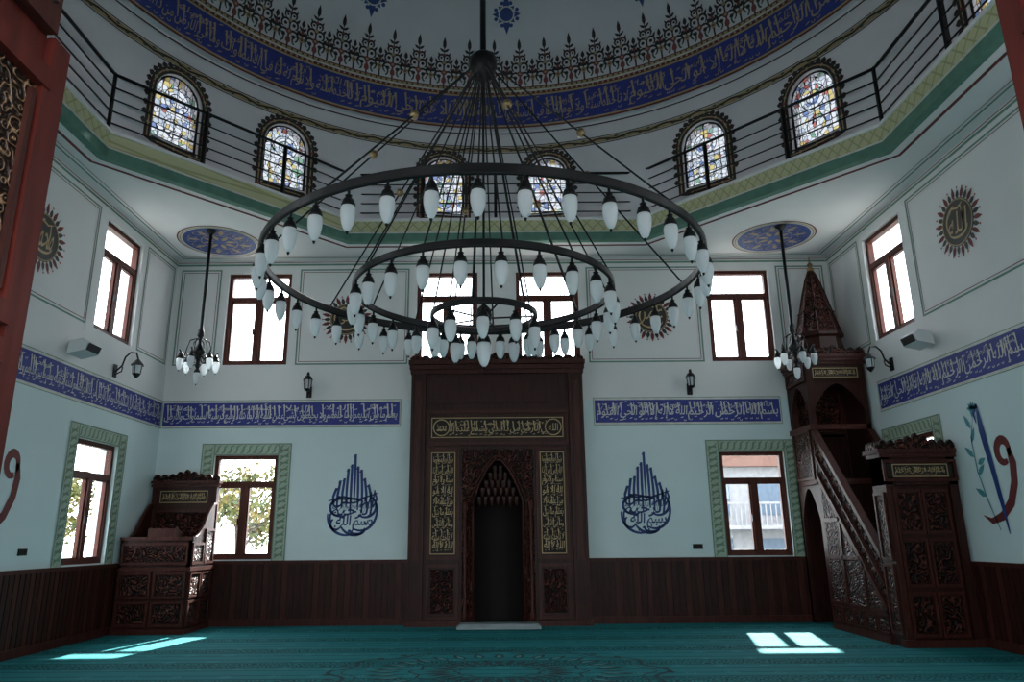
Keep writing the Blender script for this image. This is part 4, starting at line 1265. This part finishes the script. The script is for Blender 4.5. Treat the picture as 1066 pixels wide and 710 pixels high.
# ------------------------------------------------------------------ outside
m_ground = plain("outside_paving", (0.25, 0.25, 0.23), 0.9)
m_bark = plain("tree_bark", (0.06, 0.04, 0.03), 0.9)
def leafmat():
    m, nt, b = newmat("autumn_leaves")
    n = N(nt, "ShaderNodeTexNoise"); n.inputs["Scale"].default_value = 2.5
    nt.links.new(pos(nt), n.inputs["Vector"])
    nt.links.new(ramp(nt, n.outputs["Fac"], [(0.3, (0.02, 0.045, 0.01)), (0.5, (0.09, 0.09, 0.015)), (0.7, (0.18, 0.11, 0.02))]), b.inputs["Base Color"])
    return m
m_leaves = leafmat()
mb = MB("ground_outside")
mb.box(-45, 45, -12, 60, -0.6, -0.25, m_ground)
mb.build()
def tree(x, y, h, seed):
    mb = MB("garden_tree"); R = random.Random(seed)
    mb.tube([(x, y, -.3), (x + .1, y, h * .3), (x - .05, y, h * .6), (x, y, h * .85)], [.16, .12, .08, .03], m_bark, 8)
    for k in range(9):
        a = R.uniform(0, 2 * pi); z = h * R.uniform(.3, .75); L = h * R.uniform(.2, .34)
        e = (x + L * cos(a), y + L * sin(a), z + L * .7)
        mb.tube([(x, y, z), ((x + e[0]) / 2, (y + e[1]) / 2, z + L * .25), e], [.06, .04, .015], m_bark, 5)
        for q in range(150):
            v = Vector((R.gauss(0, 1), R.gauss(0, 1), R.gauss(0, 1))).normalized() * R.uniform(.1, 1) * h * .17
            c = Vector(e) + v
            d1 = Vector((R.uniform(-1, 1), R.uniform(-1, 1), R.uniform(-1, 1))).normalized() * .09
            d2 = d1.cross(Vector((R.uniform(-1, 1), R.uniform(-1, 1), R.uniform(-1, 1)))).normalized() * .06
            mb.add([c - d1, c + d2, c + d1, c - d2], [(0, 1, 2, 3)], m_leaves)
    mb.build(False)
tree(-7.6, 22, 3.6, 1); tree(-9.6, 25, 3.8, 2); tree(-12.5, 21, 3.8, 3); tree(-15.5, 24, 4.2, 4)
m_bw = plain("render_white_wall", (0.20, 0.20, 0.21), 0.8); m_bg = plain("blue_grey_shutters", (0.06, 0.09, 0.13), 0.6); m_roof = plain("terracotta_roof", (0.12, 0.06, 0.045), 0.8)
mb = MB("neighbour_building")
mb.box(7, 20, 30, 38, -.3, 4.2, m_bw); mb.prism([(6.6, 4.2), (20.4, 4.2), (13.5, 5.6)], 'y', 29.6, 38.4, m_roof)
for x in (8, 10.4, 12.8, 15.2): mb.box(x, x + 1.3, 29.95, 30, 2.3, 3.6, m_bg); mb.box(x, x + 1.3, 29.95, 30, .2, 1.4, m_bg)
mb.box(7, 16, 29, 30, 1.75, 1.9, m_bw)
for i in range(46): mb.box(7.05 + i * .195, 7.09 + i * .195, 29.02, 29.06, 1.9, 2.7, m_bw)
mb.box(7, 16, 29, 29.08, 2.7, 2.78, m_bw)
mb.build()

# ------------------------------------------------------------------ sky and sun
w = bpy.data.worlds.new("sky"); bpy.context.scene.world = w; w.use_nodes = True
nt = w.node_tree; bg = nt.nodes["Background"]
tc = N(nt, "ShaderNodeTexCoord"); sp = N(nt, "ShaderNodeSeparateXYZ")
nt.links.new(tc.outputs["Generated"], sp.inputs[0])
c = ramp(nt, sp.outputs["Z"], [(0.0, (0.96, 0.955, 0.965)), (0.6, (0.88, 0.91, 0.98))])
nt.links.new(c, bg.inputs["Color"]); bg.inputs["Strength"].default_value = 8.3
sl_ = bpy.data.lights.new("sun", 'SUN'); sl_.energy = 42; sl_.angle = radians(1.3); sl_.color = (1, .96, .9)
so = bpy.data.objects.new("sun", sl_)
so.rotation_euler = Vector((-.17, -.76, -.60)).to_track_quat('-Z', 'Y').to_euler()
so.location = (0, 30, 30)
bpy.context.scene.collection.objects.link(so)

# ------------------------------------------------------------------ camera
cam = bpy.data.cameras.new("camera"); co = bpy.data.objects.new("camera", cam)
cam.sensor_width = 36; cam.lens = 36 * 760 / 1066; cam.shift_x = 16 / 1066; cam.clip_start = .05
th_ = math.atan(205 / 760)
M_ = Matrix.Rotation(pi / 2 + th_, 4, 'X') @ Matrix.Rotation(radians(-.45), 4, 'Z')
M_.translation = Vector((0, 0, 1.5))
co.matrix_world = M_
bpy.context.scene.collection.objects.link(co)
bpy.context.scene.camera = co
sc = bpy.context.scene
sc.view_settings.view_transform = 'Standard'
sc.view_settings.look = 'None'
sc.view_settings.exposure = 0.0
